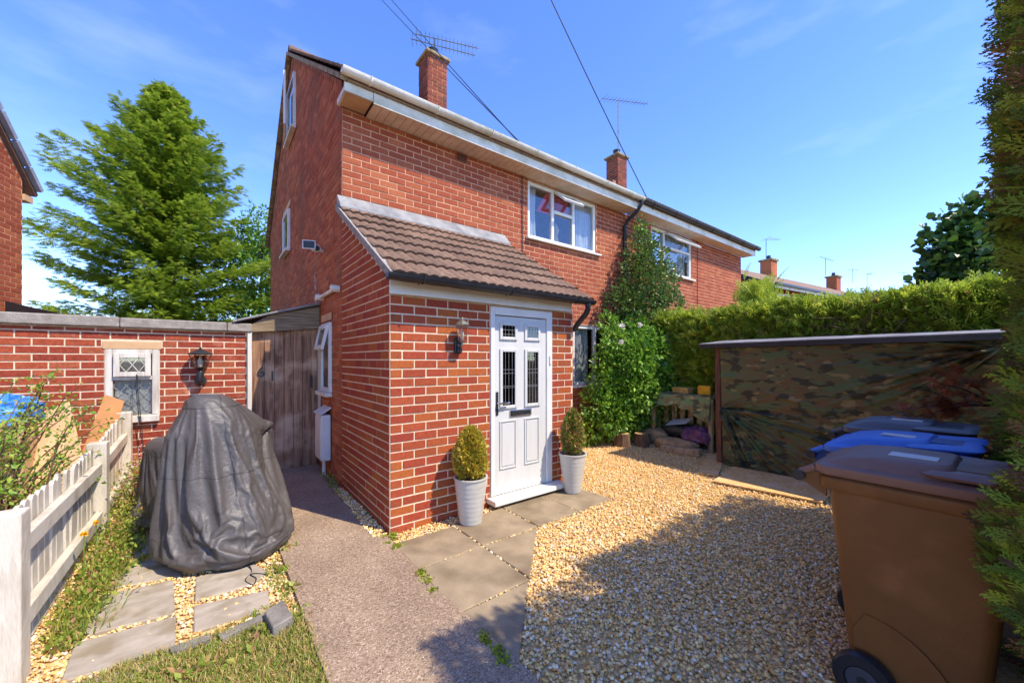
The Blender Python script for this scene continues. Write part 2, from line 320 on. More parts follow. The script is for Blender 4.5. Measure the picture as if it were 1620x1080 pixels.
def brickfield(rects, o, ux, ang, mat, parent, single=0, nm='brick_courses'):
    """rects in wall coordinates; o wall origin, ux direction along the wall, ang = z rotation taking local -y to the wall's outward normal"""
    o = np.asarray(o, float); ux = np.asarray(ux, float); ca, sa = math.cos(ang), math.sin(ang); rects = np.array(rects)
    C = o + np.outer((rects[:, 0] + rects[:, 1]) / 2, ux); C[:, 2] += (rects[:, 2] + rects[:, 3]) / 2
    n = np.array([sa, -ca, 0]); C += n * rng.normal(0, .0012, len(C))[:, None]
    if single:
        d = C - CAM; r = np.linalg.norm(d, axis=1); size = (rects[:, 1] - rects[:, 0]) * (rects[:, 3] - rects[:, 2]) * abs(d @ n) / r ** 3
        z = d @ FW; u = 810 + FPX * (d @ RT) / z; vv = 568.5 - FPX * d[:, 2] / z
        size = np.where((z > 0) & (u > -20) & (u < 1640) & (vv > -20) & (vv < 1100), size, 0); order = np.argsort(-size)
        pick, rest = order[:single], order[single:]
        for i in pick:
            w, h = rects[i, 1] - rects[i, 0], rects[i, 3] - rects[i, 2]
            place('brick', brickmesh(w, h, mat), C[i], parent, (0, random.gauss(0, .002), ang + random.gauss(0, .003)))
    else: rest = np.arange(len(rects))
    if len(rest):
        V = []
        for i in rest: V.append(brickverts(rects[i, 1] - rects[i, 0], rects[i, 3] - rects[i, 2]))
        V = np.array(V); Rm = np.array([[ca, -sa, 0], [sa, ca, 0], [0, 0, 1]]); V = V @ Rm.T + C[rest][:, None, :]
        k = len(rest); lf = np.array([j for f in BF for j in f]); ls = np.arange(len(BF)) * 4
        c = V.reshape(-1, 3).mean(0); c[2] = V[:, :, 2].min()
        me = npmesh(nm, V.reshape(-1, 3) - c, (lf[None] + (np.arange(k) * 12)[:, None]).ravel(), (ls[None] + (np.arange(k) * len(lf))[:, None]).ravel(), MAT[mat], False, np.repeat(rng.random(k), 12))
        tag(place(nm, me, c, parent), kind='stuff')
def wallcore(name, mat, parent, o, ux, n, u0, u1, z0, z1, holes=(), thick=.2, top=None):
    """mortar-coloured wall body with real openings; top = list of (u, z) of a gable outline above z1"""
    o, ux, n = (np.asarray(q, float) for q in (o, ux, n)); m = MB()
    P = lambda u, z, t: o + ux * u - n * t + np.array([0, 0, z])
    us = sorted({u0, u1} | {h[0] for h in holes} | {h[2] for h in holes}); zs = sorted({z0, z1} | {h[1] for h in holes} | {h[3] for h in holes})
    for a, b in zip(us, us[1:]):
        for c, d in zip(zs, zs[1:]):
            if any(h[0] < (a + b) / 2 < h[2] and h[1] < (c + d) / 2 < h[3] for h in holes): continue
            m.add([P(a, c, 0), P(b, c, 0), P(b, d, 0), P(a, d, 0), P(a, c, thick), P(b, c, thick), P(b, d, thick), P(a, d, thick)], [(0, 1, 2, 3), (7, 6, 5, 4)])
    for a, c, b, d in list(holes) + [(u0, z0, u1, z1)]:
        k = [(a, c), (b, c), (b, d), (a, d)]
        for (p, q), (r, s) in zip(k, k[1:] + k[:1]): m.add([P(p, q, 0), P(r, s, 0), P(r, s, thick), P(p, q, thick)], [(0, 1, 2, 3)])
    if top: m.prism([P(u, z, 0) for u, z in top], -n * thick)
    return m.build(name, mat, parent)

# windows: frame bars, panes, sill; y = outer wall plane, facing -Y (front) or -X (gable)
def win_front(parent, x0, x1, z0, z1, y, splits=(), sill=True, rec=.05, fw=.06, name='window', panes=True, back=None):
    wmb = MB(); yy = y + rec
    wmb.box(x0, x0 + fw, yy, yy + .07, z0, z1); wmb.box(x1 - fw, x1, yy, yy + .07, z0, z1); wmb.box(x0 + fw, x1 - fw, yy, yy + .07, z0, z0 + fw); wmb.box(x0 + fw, x1 - fw, yy, yy + .07, z1 - fw, z1)
    for s in splits: wmb.box(s - fw * .5, s + fw * .5, yy + .002, yy + .068, z0 + fw, z1 - fw)
    f = wmb.build(name, 'white', parent, bevel=.006)
    xs = [x0 + fw] + [q for s in splits for q in (s - fw * .5, s + fw * .5)] + [x1 - fw]
    for a, b in zip(xs[::2], xs[1::2]):
        if panes: box('pane', 'glass', f, a, b, yy + .03, yy + .036, z0 + fw, z1 - fw)
    if sill: box('sill', 'white', f, x0 - .05, x1 + .08, y - .07, y + .06, z0 - .035, z0 - .002, .006)
    return f

# ================================================================== GROUND
def sheet(name, poly, z, mat, parent=None, thick=0, kind='structure', lab=None):
    m = MB(); P = [(p[0], p[1], z - thick) for p in poly]
    A = np.array(poly)[:, :2]; s = sum(A[i][0] * A[(i + 1) % len(A)][1] - A[(i + 1) % len(A)][0] * A[i][1] for i in range(len(A)))
    if s < 0: P = P[::-1]
    if thick: m.prism(P, (0, 0, thick))
    else: m.add(P, [tuple(range(len(P)))])
    o = m.build(name, mat, parent)
    if kind: o['kind'] = kind
    return o
MAT['earth'] = M('dry_earth', lin(150, 128, 96), lin(112, 96, 72), .95, 3, bump=.5)
MAT['gravelbase'] = M('gravel_bed', lin(238, 204, 142), lin(196, 158, 102), .95, 45, detail=3, bump=.9, bscale=70)
def aggregate():
    m, nt, b, L = newmat('exposed_aggregate'); g = N(nt, 'ShaderNodeNewGeometry'); b.inputs['Roughness'].default_value = .9
    v = N(nt, 'ShaderNodeTexVoronoi'); v.inputs['Scale'].default_value = 95; v.inputs['Scale'].default_value = 130; L(g.outputs['Position'], v.inputs['Vector'])
    sp = N(nt, 'ShaderNodeSeparateColor'); L(v.outputs['Color'], sp.inputs[0])
    r = ramp(nt, [(0, lin(112, 94, 76)), (.2, lin(148, 124, 100)), (.6, lin(160, 138, 112)), (.9, lin(176, 154, 128)), (1, lin(200, 182, 158))]); L(sp.outputs[0], r.inputs[0])
    n = N(nt, 'ShaderNodeTexNoise'); n.inputs['Scale'].default_value = 2.2; n.inputs['Detail'].default_value = 7; L(g.outputs['Position'], n.inputs['Vector'])
    r2 = ramp(nt, [(.35, (.78, .76, .74)), (.65, (1.05, 1.04, 1.02))]); L(n.outputs['Fac'], r2.inputs[0])
    x = N(nt, 'ShaderNodeMix', data_type='RGBA', blend_type='MULTIPLY'); x.inputs['Factor'].default_value = 1; L(r.outputs[0], x.inputs['A']); L(r2.outputs[0], x.inputs['B']); L(x.outputs['Result'], b.inputs['Base Color'])
    bp = N(nt, 'ShaderNodeBump'); bp.inputs['Strength'].default_value = .7; bp.inputs['Distance'].default_value = .006; bp.invert = True; L(v.outputs['Distance'], bp.inputs['Height']); L(bp.outputs[0], b.inputs['Normal'])
    return m
MAT['aggregate'] = aggregate()
sheet('ground', [(-400, -400), (400, -400), (400, 400), (-400, 400)], -.05, 'earth')
bed = sheet('gravel_bed', [(-.02, -3.6), (5.6, -3.6), (5.6, 1.55), (2.2, 1.55), (2.2, 0.02), (-.02, 0.02)], 0, 'gravelbase')
bed2 = sheet('gravel_margin', [(-2.2, -1.6), (-.72, -1.6), (-.72, 2.75), (-2.2, 2.75)], -.008, 'gravelbase')
PATHP = [(-.77, -1.35), (-.80, -4), (.03, -4), (.0, -1.75), (-.05, -.9), (-.03, .02), (-.12, .1), (-.12, 1.2), (-.62, 1.2), (-.72, .7), (-.78, .25)]
path = sheet('garden_path', PATHP, .022, 'aggregate', thick=.06)
sheet('side_path', [(-.62, 1.205), (-.12, 1.205), (-.02, 1.205), (-.02, 2.8), (-.95, 2.8), (-.95, 1.9)], .014, 'aggregate', thick=.04)
pav = tag(bpy.data.objects.new('slab_pavement', None), kind='structure'); COL.objects.link(pav); WL[pav.name] = np.zeros(3)
SL = [[(-.035, -.20), (.50, -.20), (.50, -.665), (-.045, -.665)], [(.51, -.17), (1.09, -.12), (1.09, -.66), (.51, -.665)], [(1.10, -.10), (1.63, -.07), (1.63, -.655), (1.10, -.66)], [(1.64, -.06), (2.13, -.05), (2.17, -.62), (1.64, -.65)],
      [(-.045, -.675), (.50, -.675), (.50, -1.25), (-.055, -1.26)], [(.51, -.675), (1.06, -.685), (.51, -1.235)], [(-.055, -1.27), (.48, -1.26), (-.025, -1.79)]]
for i, p in enumerate(SL): 
    q = [(x + random.uniform(-.003, .003), y) for x, y in p]
    o = sheet('paving_slab', q, .020 + .0015 * (i % 3), 'concrete_slab', pav, .05, None); o.modifiers.new('bevel', 'BEVEL').width = .005
flg = tag(bpy.data.objects.new('stepping_stone_paving', None), kind='structure'); COL.objects.link(flg); WL[flg.name] = np.zeros(3)
FL = [[(205, 838), (282, 825), (282, 800), (212, 812)], [(198, 884), (292, 868), (292, 832), (206, 846)], [(170, 934), (288, 912), (292, 876), (193, 892)], [(118, 1012), (277, 972), (275, 919), (163, 944)], [(95, 1082), (277, 1030), (279, 976), (117, 1020)],
      [(308, 953), (402, 925), (425, 905), (400, 893), (309, 915)], [(306, 1002), (428, 966), (425, 935), (306, 960)], [(306, 905), (400, 886), (420, 850), (306, 870)], [(60, 1130), (180, 1090), (277, 1036), (92, 1089)]]
for p in FL:
    q = [GZ(u, v)[:2] for u, v in p]; sheet('flagstone', q, random.uniform(.008, .016), 'flag', flg, .04, None).modifiers.new('bevel', 'BEVEL').width = .006
lawn_poly = [GZ(u, v)[:2] for u, v in [(95, 1100), (200, 1050), (330, 1012), (440, 985), (480, 968), (495, 1000), (512, 1050), (520, 1082), (530, 1200), (80, 1250)]]
sheet('lawn', lawn_poly, .004, 'earth')

# ================================================================== OUR HOUSE
HY = 1.552; XJ = 5.43
house = thing('semi_detached_house', (2.7, 4.0, 0), 'red brick semi-detached house with gabled side, tiled front porch and pale grey front door', 'house')
UPW = (2.83, 3.47, 4.5, 4.405); LOW = (3.885, 1.03, 5.15, 2.12)
fw = wallcore('front_wall', 'mortar_front', house, (0, HY, 0), (1, 0, 0), (0, -1, 0), .004, XJ, -.1, 4.425, [UPW, LOW], .25)
brickfield(courses(0, XJ, 0, 4.42, [UPW, LOW], clip=lambda z: [(2.24, XJ)] if z < 3.2 else [(0, XJ)]), (0, HY, 0), (1, 0, 0), 0, 'brick_front', fw, 120)
EZ, EY, RZ, RY = 4.64, 1.2, 7.40, 5.20; SLP = (RZ - EZ) / (RY - EY)
gtop = [(HY + .004, 4.4), (8.75, 4.4), (8.75, 4.75), (RY, RZ - .1), (HY + .004, 4.75)]
gw = wallcore('gable_wall', 'mortar_gable', house, (0.0, 0, 0), (0, 1, 0), (-1, 0, 0), HY + .004, 8.75, -.1, 4.4, [], .25, top=gtop)
def gclip(z):
    if z < 4.75: return [(HY, 8.75)]
    d = (z - 4.75 + .05) / (RZ - .1 - 4.75); return [(HY + d * (RY - HY), 8.75 - d * (8.75 - RY))] if d < .96 else []
brickfield(courses(HY, 8.75, 0, 7.4, [], gclip, 1), (0, 0, 0), (0, 1, 0), -math.pi / 2, 'brick_gable', gw, 0)
box('rear_wall', 'mortar_gable', house, .25, XJ, 8.5, 8.75, -.1, 4.6)
box('party_wall', 'mortar_gable', house, XJ - .1, XJ - .002, 1.81, 8.49, -.1, 5.2)
# porch
DH = (1.03, -.01, 1.88, 2.04); PW = 2.23
pw = wallcore('porch_wall', 'mortar_light', house, (0, 0, 0), (1, 0, 0), (0, -1, 0), .004, PW, -.1, 2.06, [DH], .1)
brickfield(courses(0, PW, -.012, 2.055, [DH]), (0, 0, 0), (1, 0, 0), 0, 'brick_porch', pw, 160)
pz = lambda y: 2.19 + .62 * (y + .15)
ps = wallcore('porch_side_wall', 'mortar_light', house, (0, 0, 0), (0, 1, 0), (-1, 0, 0), .004, HY - .002, -.1, 2.0, [], .1, top=[(.004, 2.0), (HY - .002, 2.0), (HY - .002, pz(HY) - .08), (.004, pz(0) - .08)])
brickfield(courses(0, HY, -.012, 3.2, [], lambda z: [(max(0.0, (z + .10 - 2.19) / .62 - .15), HY)], 1), (0, 0, 0), (0, 1, 0), -math.pi / 2, 'brick_porch', ps, 20)
box('porch_end_wall', 'mortar_light', house, PW - .1, PW - .002, .1, HY, -.1, 2.3)

def tile_template(w=.3, gauge=.29, rolls=3, lap=.07, lift=.03, wave=.016, n=12):
    V = []; F = []; L_ = gauge + lap
    for j, (y, z) in enumerate(((0, lift), (L_, 0))):
        for i in range(n + 1):
            t = i / n; h = wave * (abs(math.sin(math.pi * rolls * t)) ** .8); V.append((t * w, y, z + h))
    for i in range(n + 1):
        t = i / n; V.append((t * w, .004, lift - .018 + wave * .6 * (abs(math.sin(math.pi * rolls * t)) ** .8)))
    k = n + 1
    for i in range(n): F.append((i, i + 1, k + i + 1, k + i)); F.append((2 * k + i, 2 * k + i + 1, i + 1, i))
    F.append((0, k, 2 * k)); F.append((n, 3 * k - 1, 2 * k - 1)); return V, F
TT = tile_template(); TMESH = pymesh('tile', TT[0], TT[1], MAT['tile'])
def tile_rows(parent, x0, x1, ey, ez, ry, rz, single, sgn=1):
    dy, dz = ry - ey, rz - ez; Ls = math.hypot(dy, dz); pitch = math.atan2(dz, abs(dy)); nx = int(math.ceil((x1 - x0) / .3)); ny = int(Ls / .29 + .5); g = Ls / ny
    P = []
    for j in range(ny):
        for i in range(nx): P.append((x0 + i * .3, ey + dy * j / ny, ez + dz * j / ny + .004))
    if single:
        for p in P: place('tile', TMESH, (p[0], p[1], p[2]), parent, (pitch + random.gauss(0, .004), random.gauss(0, .004), random.gauss(0, .003)))
        return
    P = np.array(P); ca, sa = math.cos(pitch), math.sin(pitch)
    Rm = np.array([[1, 0, 0], [0, ca, -sa], [0, sa, ca]]) if sgn > 0 else np.array([[-1, 0, 0], [0, -ca, sa], [0, sa, ca]])
    if sgn < 0: P[:, 0] += .3
    scatter('roof_tiles', TT, P, np.repeat(Rm[None], len(P), 0), np.ones(len(P)), 'tile', parent, kind='stuff')
proof = MB().prism([(-.05, -.2, 2.13), (-.05, HY, 2.13 + .62 * 1.75), (-.05, HY, 2.185 + .62 * 1.75), (-.05, -.2, 2.185)], (2.4, 0, 0)).build('porch_roof', 'concrete_cap', house)
tile_rows(proof, -.05, 2.34, -.22, 2.175, HY - .02, 3.275, True)
m = MB()
m.prism([(-.075, -.21, 2.13), (-.075, HY, 2.13 + .62 * 1.76), (-.075, HY, 2.205 + .62 * 1.76), (-.075, -.21, 2.205)], (.07, 0, 0)); m.build('verge_board', 'coping', house)
m = MB().prism([(-.06, HY - .012, 3.24), (-.06, HY - .012, 3.40), (-.06, HY - .024, 3.40), (-.06, HY - .17, 3.24), (-.06, HY - .17, 3.215)], (2.41, 0, 0)); m.build('lead_flashing', 'lead', house, bevel=.004)
box('porch_fascia', 'white', house, -.012, 2.17, -.05, -.016, 2.055, 2.165, .005)
box('porch_fascia_end', 'white', house, -.016, .10, -.056, -.0505, 2.05, 2.168, .003)
def gutter(parent, x0, x1, y, z, r, mat, ext=None, name='gutter'):
    m = MB(); n = 9; V = []
    for x in (x0, x1):
        for rr in (r, r - .006): V += [(x, y + rr * math.cos(t), z + rr * math.sin(t)) for t in np.linspace(math.pi, 2 * math.pi, n)]
    F = []
    for i in range(n - 1): F += [(i, i + 1, 2 * n + i + 1, 2 * n + i), (n + i + 1, n + i, 3 * n + i, 3 * n + i + 1)]
    F += [(0, 2 * n, 3 * n, n), (n - 1, 2 * n - 1, 4 * n - 1, 3 * n - 1)] + [tuple(range(n)) + tuple(range(2 * n - 1, n - 1, -1)), tuple(range(2 * n, 3 * n))[::-1] + tuple(range(3 * n, 4 * n))]
    m.add(V, F)
    for x in (x0, x1): m.add([(x, y + r * math.cos(t), z + r * math.sin(t)) for t in np.linspace(math.pi, 2 * math.pi, n)], [tuple(range(n))])
    g = m.build(name, mat, parent, smooth=True)
    k = int((x1 - x0) / .9); 
    for i in range(k + 1):
        x = x0 + .3 + i * (x1 - x0 - .6) / max(k, 1); b = MB().tube([(x, y - r * 1.08 , z + .004), (x, y - r * .8, z - r * .75), (x, y, z - r * 1.1), (x, y + r * .8, z - r * .8), (x, y + r + .03, z - r * .9 )], .008, 6); b.build('gutter_bracket', mat, g)
    return g
gutter(house, -.1, 2.36, -.215, 2.185, .05, 'black', name='porch_gutter')
MB().tube([(2.26, -.215, 2.15), (2.26, -.215, 2.08), (2.275, -.17, 2.03), (2.3, -.02, 1.93), (2.3, .03, 1.87), (2.29, .16, 1.84)], .033, 10).build('porch_downpipe', 'black', house, smooth=True)
# front door
door = MB().box(1.085, 1.79, -.004, .045, .125, 1.945).build('front_door', 'doorwhite', house)
m = MB(); m.box(1.031, 1.08, -.02, .07, .11, 2.035); m.box(1.795, 1.879, -.02, .07, .11, 2.035); m.box(1.08, 1.795, -.02, .07, 1.955, 2.035); m.box(1.08, 1.795, -.012, .07, .11, .122); m.build('door_frame', 'white', door, bevel=.006)
box('door_sill', 'white', door, .985, 1.985, -.16, -.001, .055, .105, .008)
def mould(x0, x1, z0, z1, wd=.022, y=-.005, pr=.016, mat='doorwhite', nm='panel_moulding'):
    m = MB()
    for a, b, c, d in ((x0, x0 + wd, z0, z1), (x1 - wd, x1, z0, z1), (x0 + wd, x1 - wd, z0, z0 + wd), (x0 + wd, x1 - wd, z1 - wd, z1)): m.box(a, b, y - pr, y, c, d)
    return m.build(nm, mat, door, bevel=.006)
for x0, x1 in ((1.145, 1.375), (1.475, 1.70)):
    for z0, z1 in ((1.70, 1.885), (.985, 1.61)):
        mould(x0, x1, z0, z1, .034); box('door_pane', 'leadglass', door, x0 + .035, x1 - .035, -.012, -.0055, z0 + .035, z1 - .035)
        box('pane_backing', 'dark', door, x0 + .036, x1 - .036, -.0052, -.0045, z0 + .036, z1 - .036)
        m = MB(); xa, xb, za, zb = x0 + .036, x1 - .036, z0 + .036, z1 - .036; cx = (xa + xb) / 2; zs = [za + (zb - za) * t for t in (((.2, .62) if zb - za < .3 else (.33, .36, .6, .67)))]
        for xx in (xa + (xb - xa) * .22, cx, xa + (xb - xa) * .78): m.box(xx - .0017, xx + .0017, -.0145, -.0125, za, zb)
        for z in zs: m.box(xa, xb, -.0145, -.0125, z - .0017, z + .0017)
        m.build('lead_came', 'lead', door)
    mould(x0, x1 - .01, .36, .865, .018, pr=.010); box('door_panel', 'doorwhite', door, x0 + .03, x1 - .04, -.011, -.0045, .39, .835, .006)
box('letterbox', 'chrome', door, 1.275, 1.57, -.018, -.0045, .895, .965, .004); box('letterbox_flap', MAT['black'], door, 1.292, 1.553, -.022, -.0185, .908, .952, .003)
box('handle_plate', 'black', door, 1.098, 1.128, -.014, -.0045, .925, 1.165, .004)
MB().tube([(1.113, -.014, 1.05), (1.113, -.055, 1.05), (1.135, -.062, 1.05), (1.235, -.058, 1.053)], .009, 8).build('door_handle', 'chrome', door, smooth=True)
box('doorbell', 'white', house, 1.83, 1.855, -.034, -.0205, 1.44, 1.54, .004)
# eaves
sb = None
for i in range(int((XJ - .28) / .1)):
    x = .27 + i * .1
    if sb is None:
        sb = MB().box(x + .003, x + .097, 1.245, 1.548, 4.425, 4.437).build('soffit_board', 'soffit', house)
    else: place('soffit_board', sb.data, (x + .05, 1.3965, 4.425), house)
box('soffit_backing', 'dark', house, .26, XJ, 1.26, 1.55, 4.44, 4.45)
box('fascia', 'white_dirty', house, .26, XJ - .003, 1.222, 1.243, 4.415, 4.56, .004)
m = MB(); m.box(-.055, .255, 1.226, 1.248, 4.44, 4.57); m.box(-.055, -.03, 1.25, 1.549, 4.44, 4.50); m.build('old_eaves_box', 'white_dirty', house); box('old_soffit', 'tan_board', house, -.028, .255, 1.25, 1.549, 4.452, 4.462)
gutter(house, -.1, XJ, 1.155, 4.625, .06, 'white_dirty')
roof = MB().prism([(-.04, EY, EZ - .04), (-.04, RY, RZ - .04), (-.04, 9.15, EZ - .04), (-.04, 9.15, EZ - .1), (-.04, RY, RZ - .1), (-.04, EY, EZ - .1)], (XJ + .037, 0, 0)).build('roof', 'tile', house)
tile_rows(roof, -.07, XJ - .02, EY - .03, EZ - .02, RY, RZ - .02, False); tile_rows(roof, -.07, XJ - .02, 9.18, EZ - .02, RY, RZ - .02, False, -1)
m = MB()
for s in (1, -1):
    a = np.array([-.06, EY if s > 0 else 9.15, EZ - .085]); b = np.array([-.06, RY, RZ - .085]); m.beam(a, b, .075, .05)
m.build('verge_mortar', 'concrete_cap', roof)
m = MB()
for i in range(13): m.tube([(-.06 + i * .42, RY, RZ - .03), (-.06 + i * .42 + .43, RY, RZ - .03)], .11, 12)
m.build('ridge_tiles', 'tile', roof, smooth=True)['kind'] = 'stuff'
MB().tube([(5.36, 1.155, 4.58), (5.36, 1.155, 4.5), (5.34, 1.26, 4.36), (5.31, 1.45, 4.24), (5.31, 1.5, 4.15), (5.31, 1.5, .05)], .036, 10).build('downpipe', 'black', house, smooth=True)
MB().tube([(2.70, 1.538, 4.42), (2.70, 1.536, 3.9), (2.705, 1.538, 3.2), (2.70, 1.537, 2.6)], .006, 6).build('wall_cable', 'black', house)
vt = box('air_vent', 'brick_gable', house, 1.5, 1.69, 1.537, 1.551, 4.29, 4.41)
for i in range(4): box('louvre', 'dark', vt, 1.515, 1.675, 1.53, 1.5365, 4.305 + i * .025, 4.318 + i * .025)
# front windows
uw = win_front(house, 2.83, 4.5, 3.47, 4.40, HY, (3.405, 3.915), rec=.02)
box('transom', 'white', uw, 3.436, 3.884, HY + .022, HY + .088, 4.0, 4.055, .005)
def sash(parent, x0, x1, z, y, out=.25, h=.33):
    dz = -math.sqrt(max(h * h - out * out, .01)); t = np.array([0, -out, dz]) ; m = MB(); nrm = np.cross([1, 0, 0], t); nrm = nrm / np.linalg.norm(nrm) * .02
    tl = np.linalg.norm(t); tu = t / tl; o = np.array([0, y, z])
    def bar(xa, xb, s0, s1): m.obox(o + np.array([(xa + xb) / 2, 0, 0]) + tu * (s0 + s1) / 2, np.array([(xb - xa) / 2, 0, 0]), tu * (s1 - s0) / 2, nrm)
    bar(x0, x0 + .05, 0, tl); bar(x1 - .05, x1, 0, tl); bar(x0 + .05, x1 - .05, 0, .05); bar(x0 + .05, x1 - .05, tl - .05, tl)
    s = m.build('open_sash', 'white', parent, bevel=.005); k = MB(); k.obox(o + np.array([(x0 + x1) / 2, 0, 0]) + tu * tl / 2, np.array([(x1 - x0) / 2 - .05, 0, 0]), tu * (tl / 2 - .05), nrm * .15); k.build('pane', 'glass', s)
sash(uw, 3.42, 3.9, 4.36, HY + .0, .24, .32)
m = MB(); m.add([(3.08, HY + .092, 3.98), (3.9, HY + .092, 4.0), (3.8, HY + .092, 4.39), (3.35, HY + .092, 4.39)], [(0, 1, 2, 3)]); m.build('red_drape', 'red_cloth', uw)
def curtain(parent, x0, x1, z0, z1, y, mat='curtain', amp=.02, n=None):
    n = n or int((x1 - x0) / .018); V = []; F = []
    for i in range(n + 1):
        x = x0 + (x1 - x0) * i / n; yy = y + amp * math.sin(x * 52 + math.sin(x * 17) * 2)
        V += [(x, yy, z0), (x + .01 * math.sin(i), yy * .5 + y * .5, (z0 + z1) / 2), (x, yy, z1)]
    for i in range(n): F += [(3 * i, 3 * i + 3, 3 * i + 4, 3 * i + 1), (3 * i + 1, 3 * i + 4, 3 * i + 5, 3 * i + 2)]
    return MB().add(V, F).build('curtain', mat, parent, smooth=True)
curtain(uw, 3.98, 4.46, 3.5, 4.4, HY + .11); curtain(uw, 2.88, 3.08, 3.5, 4.4, HY + .115)  # added to lighten the panes; the left one stands in for a grey reflection
box('window_ornament', 'white', uw, 2.97, 3.15, HY + .15, HY + .24, 3.535, 3.61, .02); MB().lathe([(.05, 0), (.06, .08), (.03, .16), (.07, .26), (.04, .34), (.0, .4)], (3.66, HY + .22, 3.535), 12).build('window_ornament', 'tan_board', uw, smooth=True)
lw = win_front(house, 3.885, 5.15, 1.03, 2.12, HY, (4.5,), rec=.02)
curtain(lw, 4.02, 4.40, 1.06, 2.1, HY + .11)
# gable windows and fittings
def win_gable(parent, y0, y1, z0, z1, proud=.02, fw=.055, sillz=True):
    m = MB(); x0, x1 = -proud - .03, -.002
    m.box(x0, x1, y0, y0 + fw, z0, z1); m.box(x0, x1, y1 - fw, y1, z0, z1); m.box(x0, x1, y0 + fw, y1 - fw, z0, z0 + fw); m.box(x0, x1, y0 + fw, y1 - fw, z1 - fw, z1)
    f = m.build('gable_window', 'white', parent, bevel=.005); box('pane', 'glass', f, -.026, -.022, y0 + fw, y1 - fw, z0 + fw, z1 - fw); box('pane_backing', 'room', f, -.0155, -.0145, y0 + fw, y1 - fw, z0 + fw, z1 - fw)
    if sillz: box('sill', 'white_dirty', f, -.10, -.013, y0 - .06, y1 + .06, z0 - .05, z0 - .002, .005)
    return f
aw = win_gable(house, 4.72, 5.55, 5.72, 6.72)
m = MB(); a0 = np.array([-.075, 5.5, 0]); dv = np.array([-.09, -.74, 0])
for s0, s1, z0, z1 in ((0, .06, 5.74, 6.70), (.94, 1, 5.74, 6.70), (.06, .94, 5.74, 5.79), (.06, .94, 6.65, 6.70)):
    m.prism([a0 + dv * s0 + [0, 0, z0], a0 + dv * s1 + [0, 0, z0], a0 + dv * s1 + [0, 0, z1], a0 + dv * s0 + [0, 0, z1]], (-.035, .015, 0))
cs = m.build('open_casement', 'white', aw); m = MB(); m.prism([a0 + dv * .06 + [-.01, 0, 5.79], a0 + dv * .94 + [-.01, 0, 5.79], a0 + dv * .94 + [-.01, 0, 6.65], a0 + dv * .06 + [-.01, 0, 6.65]], (-.006, .003, 0)); m.build('pane', 'glass', cs)
win_gable(house, 5.40, 6.15, 3.66, 4.45); box('lintel', 'tan_board', house, -.02, -.012, 5.3, 6.25, 4.5, 4.6)
kw = win_gable(house, 2.02, 2.5, 1.08, 1.97, proud=.01); box('lintel', 'tan_board', house, -.022, -.012, 2.0, 2.55, 2.0, 2.09)
m = MB(); m.prism([(-.03, 2.04, 1.93), (-.10, 2.04, 1.62), (-.13, 2.04, 1.63), (-.06, 2.04, 1.945)], (0, .05, 0)); m.prism([(-.03, 2.43, 1.93), (-.10, 2.43, 1.62), (-.13, 2.43, 1.63), (-.06, 2.43, 1.945)], (0, .05, 0)); m.prism([(-.09, 2.09, 1.67), (-.10, 2.09, 1.62), (-.13, 2.09, 1.63), (-.12, 2.09, 1.68)], (0, .34, 0)); m.prism([(-.03, 2.09, 1.93), (-.05, 2.09, 1.885), (-.08, 2.09, 1.90), (-.06, 2.09, 1.945)], (0, .34, 0)); tl_ = m.build('open_top_light', 'white', kw)
m = MB(); m.prism([(-.06, 2.09, 1.885), (-.105, 2.09, 1.67), (-.11, 2.09, 1.673), (-.065, 2.09, 1.888)], (0, .34, 0)); m.build('pane', 'glass', tl_)
MB().tube([(-.045, 1.66, 2.335), (-.045, 2.5, 2.335)], .024, 10).build('waste_pipe', 'white_dirty', house, smooth=True)
for y in (1.66, 2.5): MB().tube([(-.10, y, 2.335), (-.0, y, 2.335)], .042, 10).build('pipe_elbow', 'white_dirty', house, smooth=True)
MB().prism([(-.0065, 2.92, 2.32), (-.0065, 3.12, 2.3), (-.0065, 3.08, 2.5), (-.0065, 3.13, 2.7), (-.0065, 3.05, 2.95), (-.0065, 2.98, 2.72), (-.0065, 2.90, 2.6)], (-.0012, 0, 0)).build('lime_stain', M('lime_stain', lin(196, 176, 158), lin(148, 84, 60), .95, 12, lo=.40, hi=.52), gw)
# chimneys
def chimney(parent, x, y, zb, zt, s=.46):
    c = MB().box(x + .004, x + s - .004, y + .004, y + s - .004, zb, zt).build('chimney', 'mortar_front', parent)
    brickfield(courses(0, s, 0, zt - zb, pit=s / 2), (x, y, zb), (1, 0, 0), 0, 'brick_chimney', c, nm='chimney_bricks'); brickfield(courses(0, s, 0, zt - zb, phase=1, pit=s / 2), (x, y, zb), (0, 1, 0), -math.pi / 2, 'brick_chimney', c, nm='chimney_bricks')
    MB().prism([(x - .06, y - .06, zt), (x + s + .06, y - .06, zt), (x + s + .06, y + s + .06, zt), (x - .06, y + s + .06, zt)], (0, 0, .07)).build('chimney_cap', 'concrete_cap', c, bevel=.02)
    MB().lathe([(.12, 0), (.13, .03), (.11, .06), (.11, .2), (.125, .22), (.09, .24), (.09, .1)], (x + s / 2, y + s / 2, zt + .07), 16).build('chimney_pot', 'black', c, smooth=True)
    MB().box(x - .025, x + s + .025, y - .025, y - .013, zb, zb + .2).build('flashing', 'lead', c); MB().box(x - .027, x - .013, y - .012, y + s, zb, zb + .25).build('flashing', 'lead', c)
    return c
chimney(house, 2.44, 4.42, 6.7, 8.06)

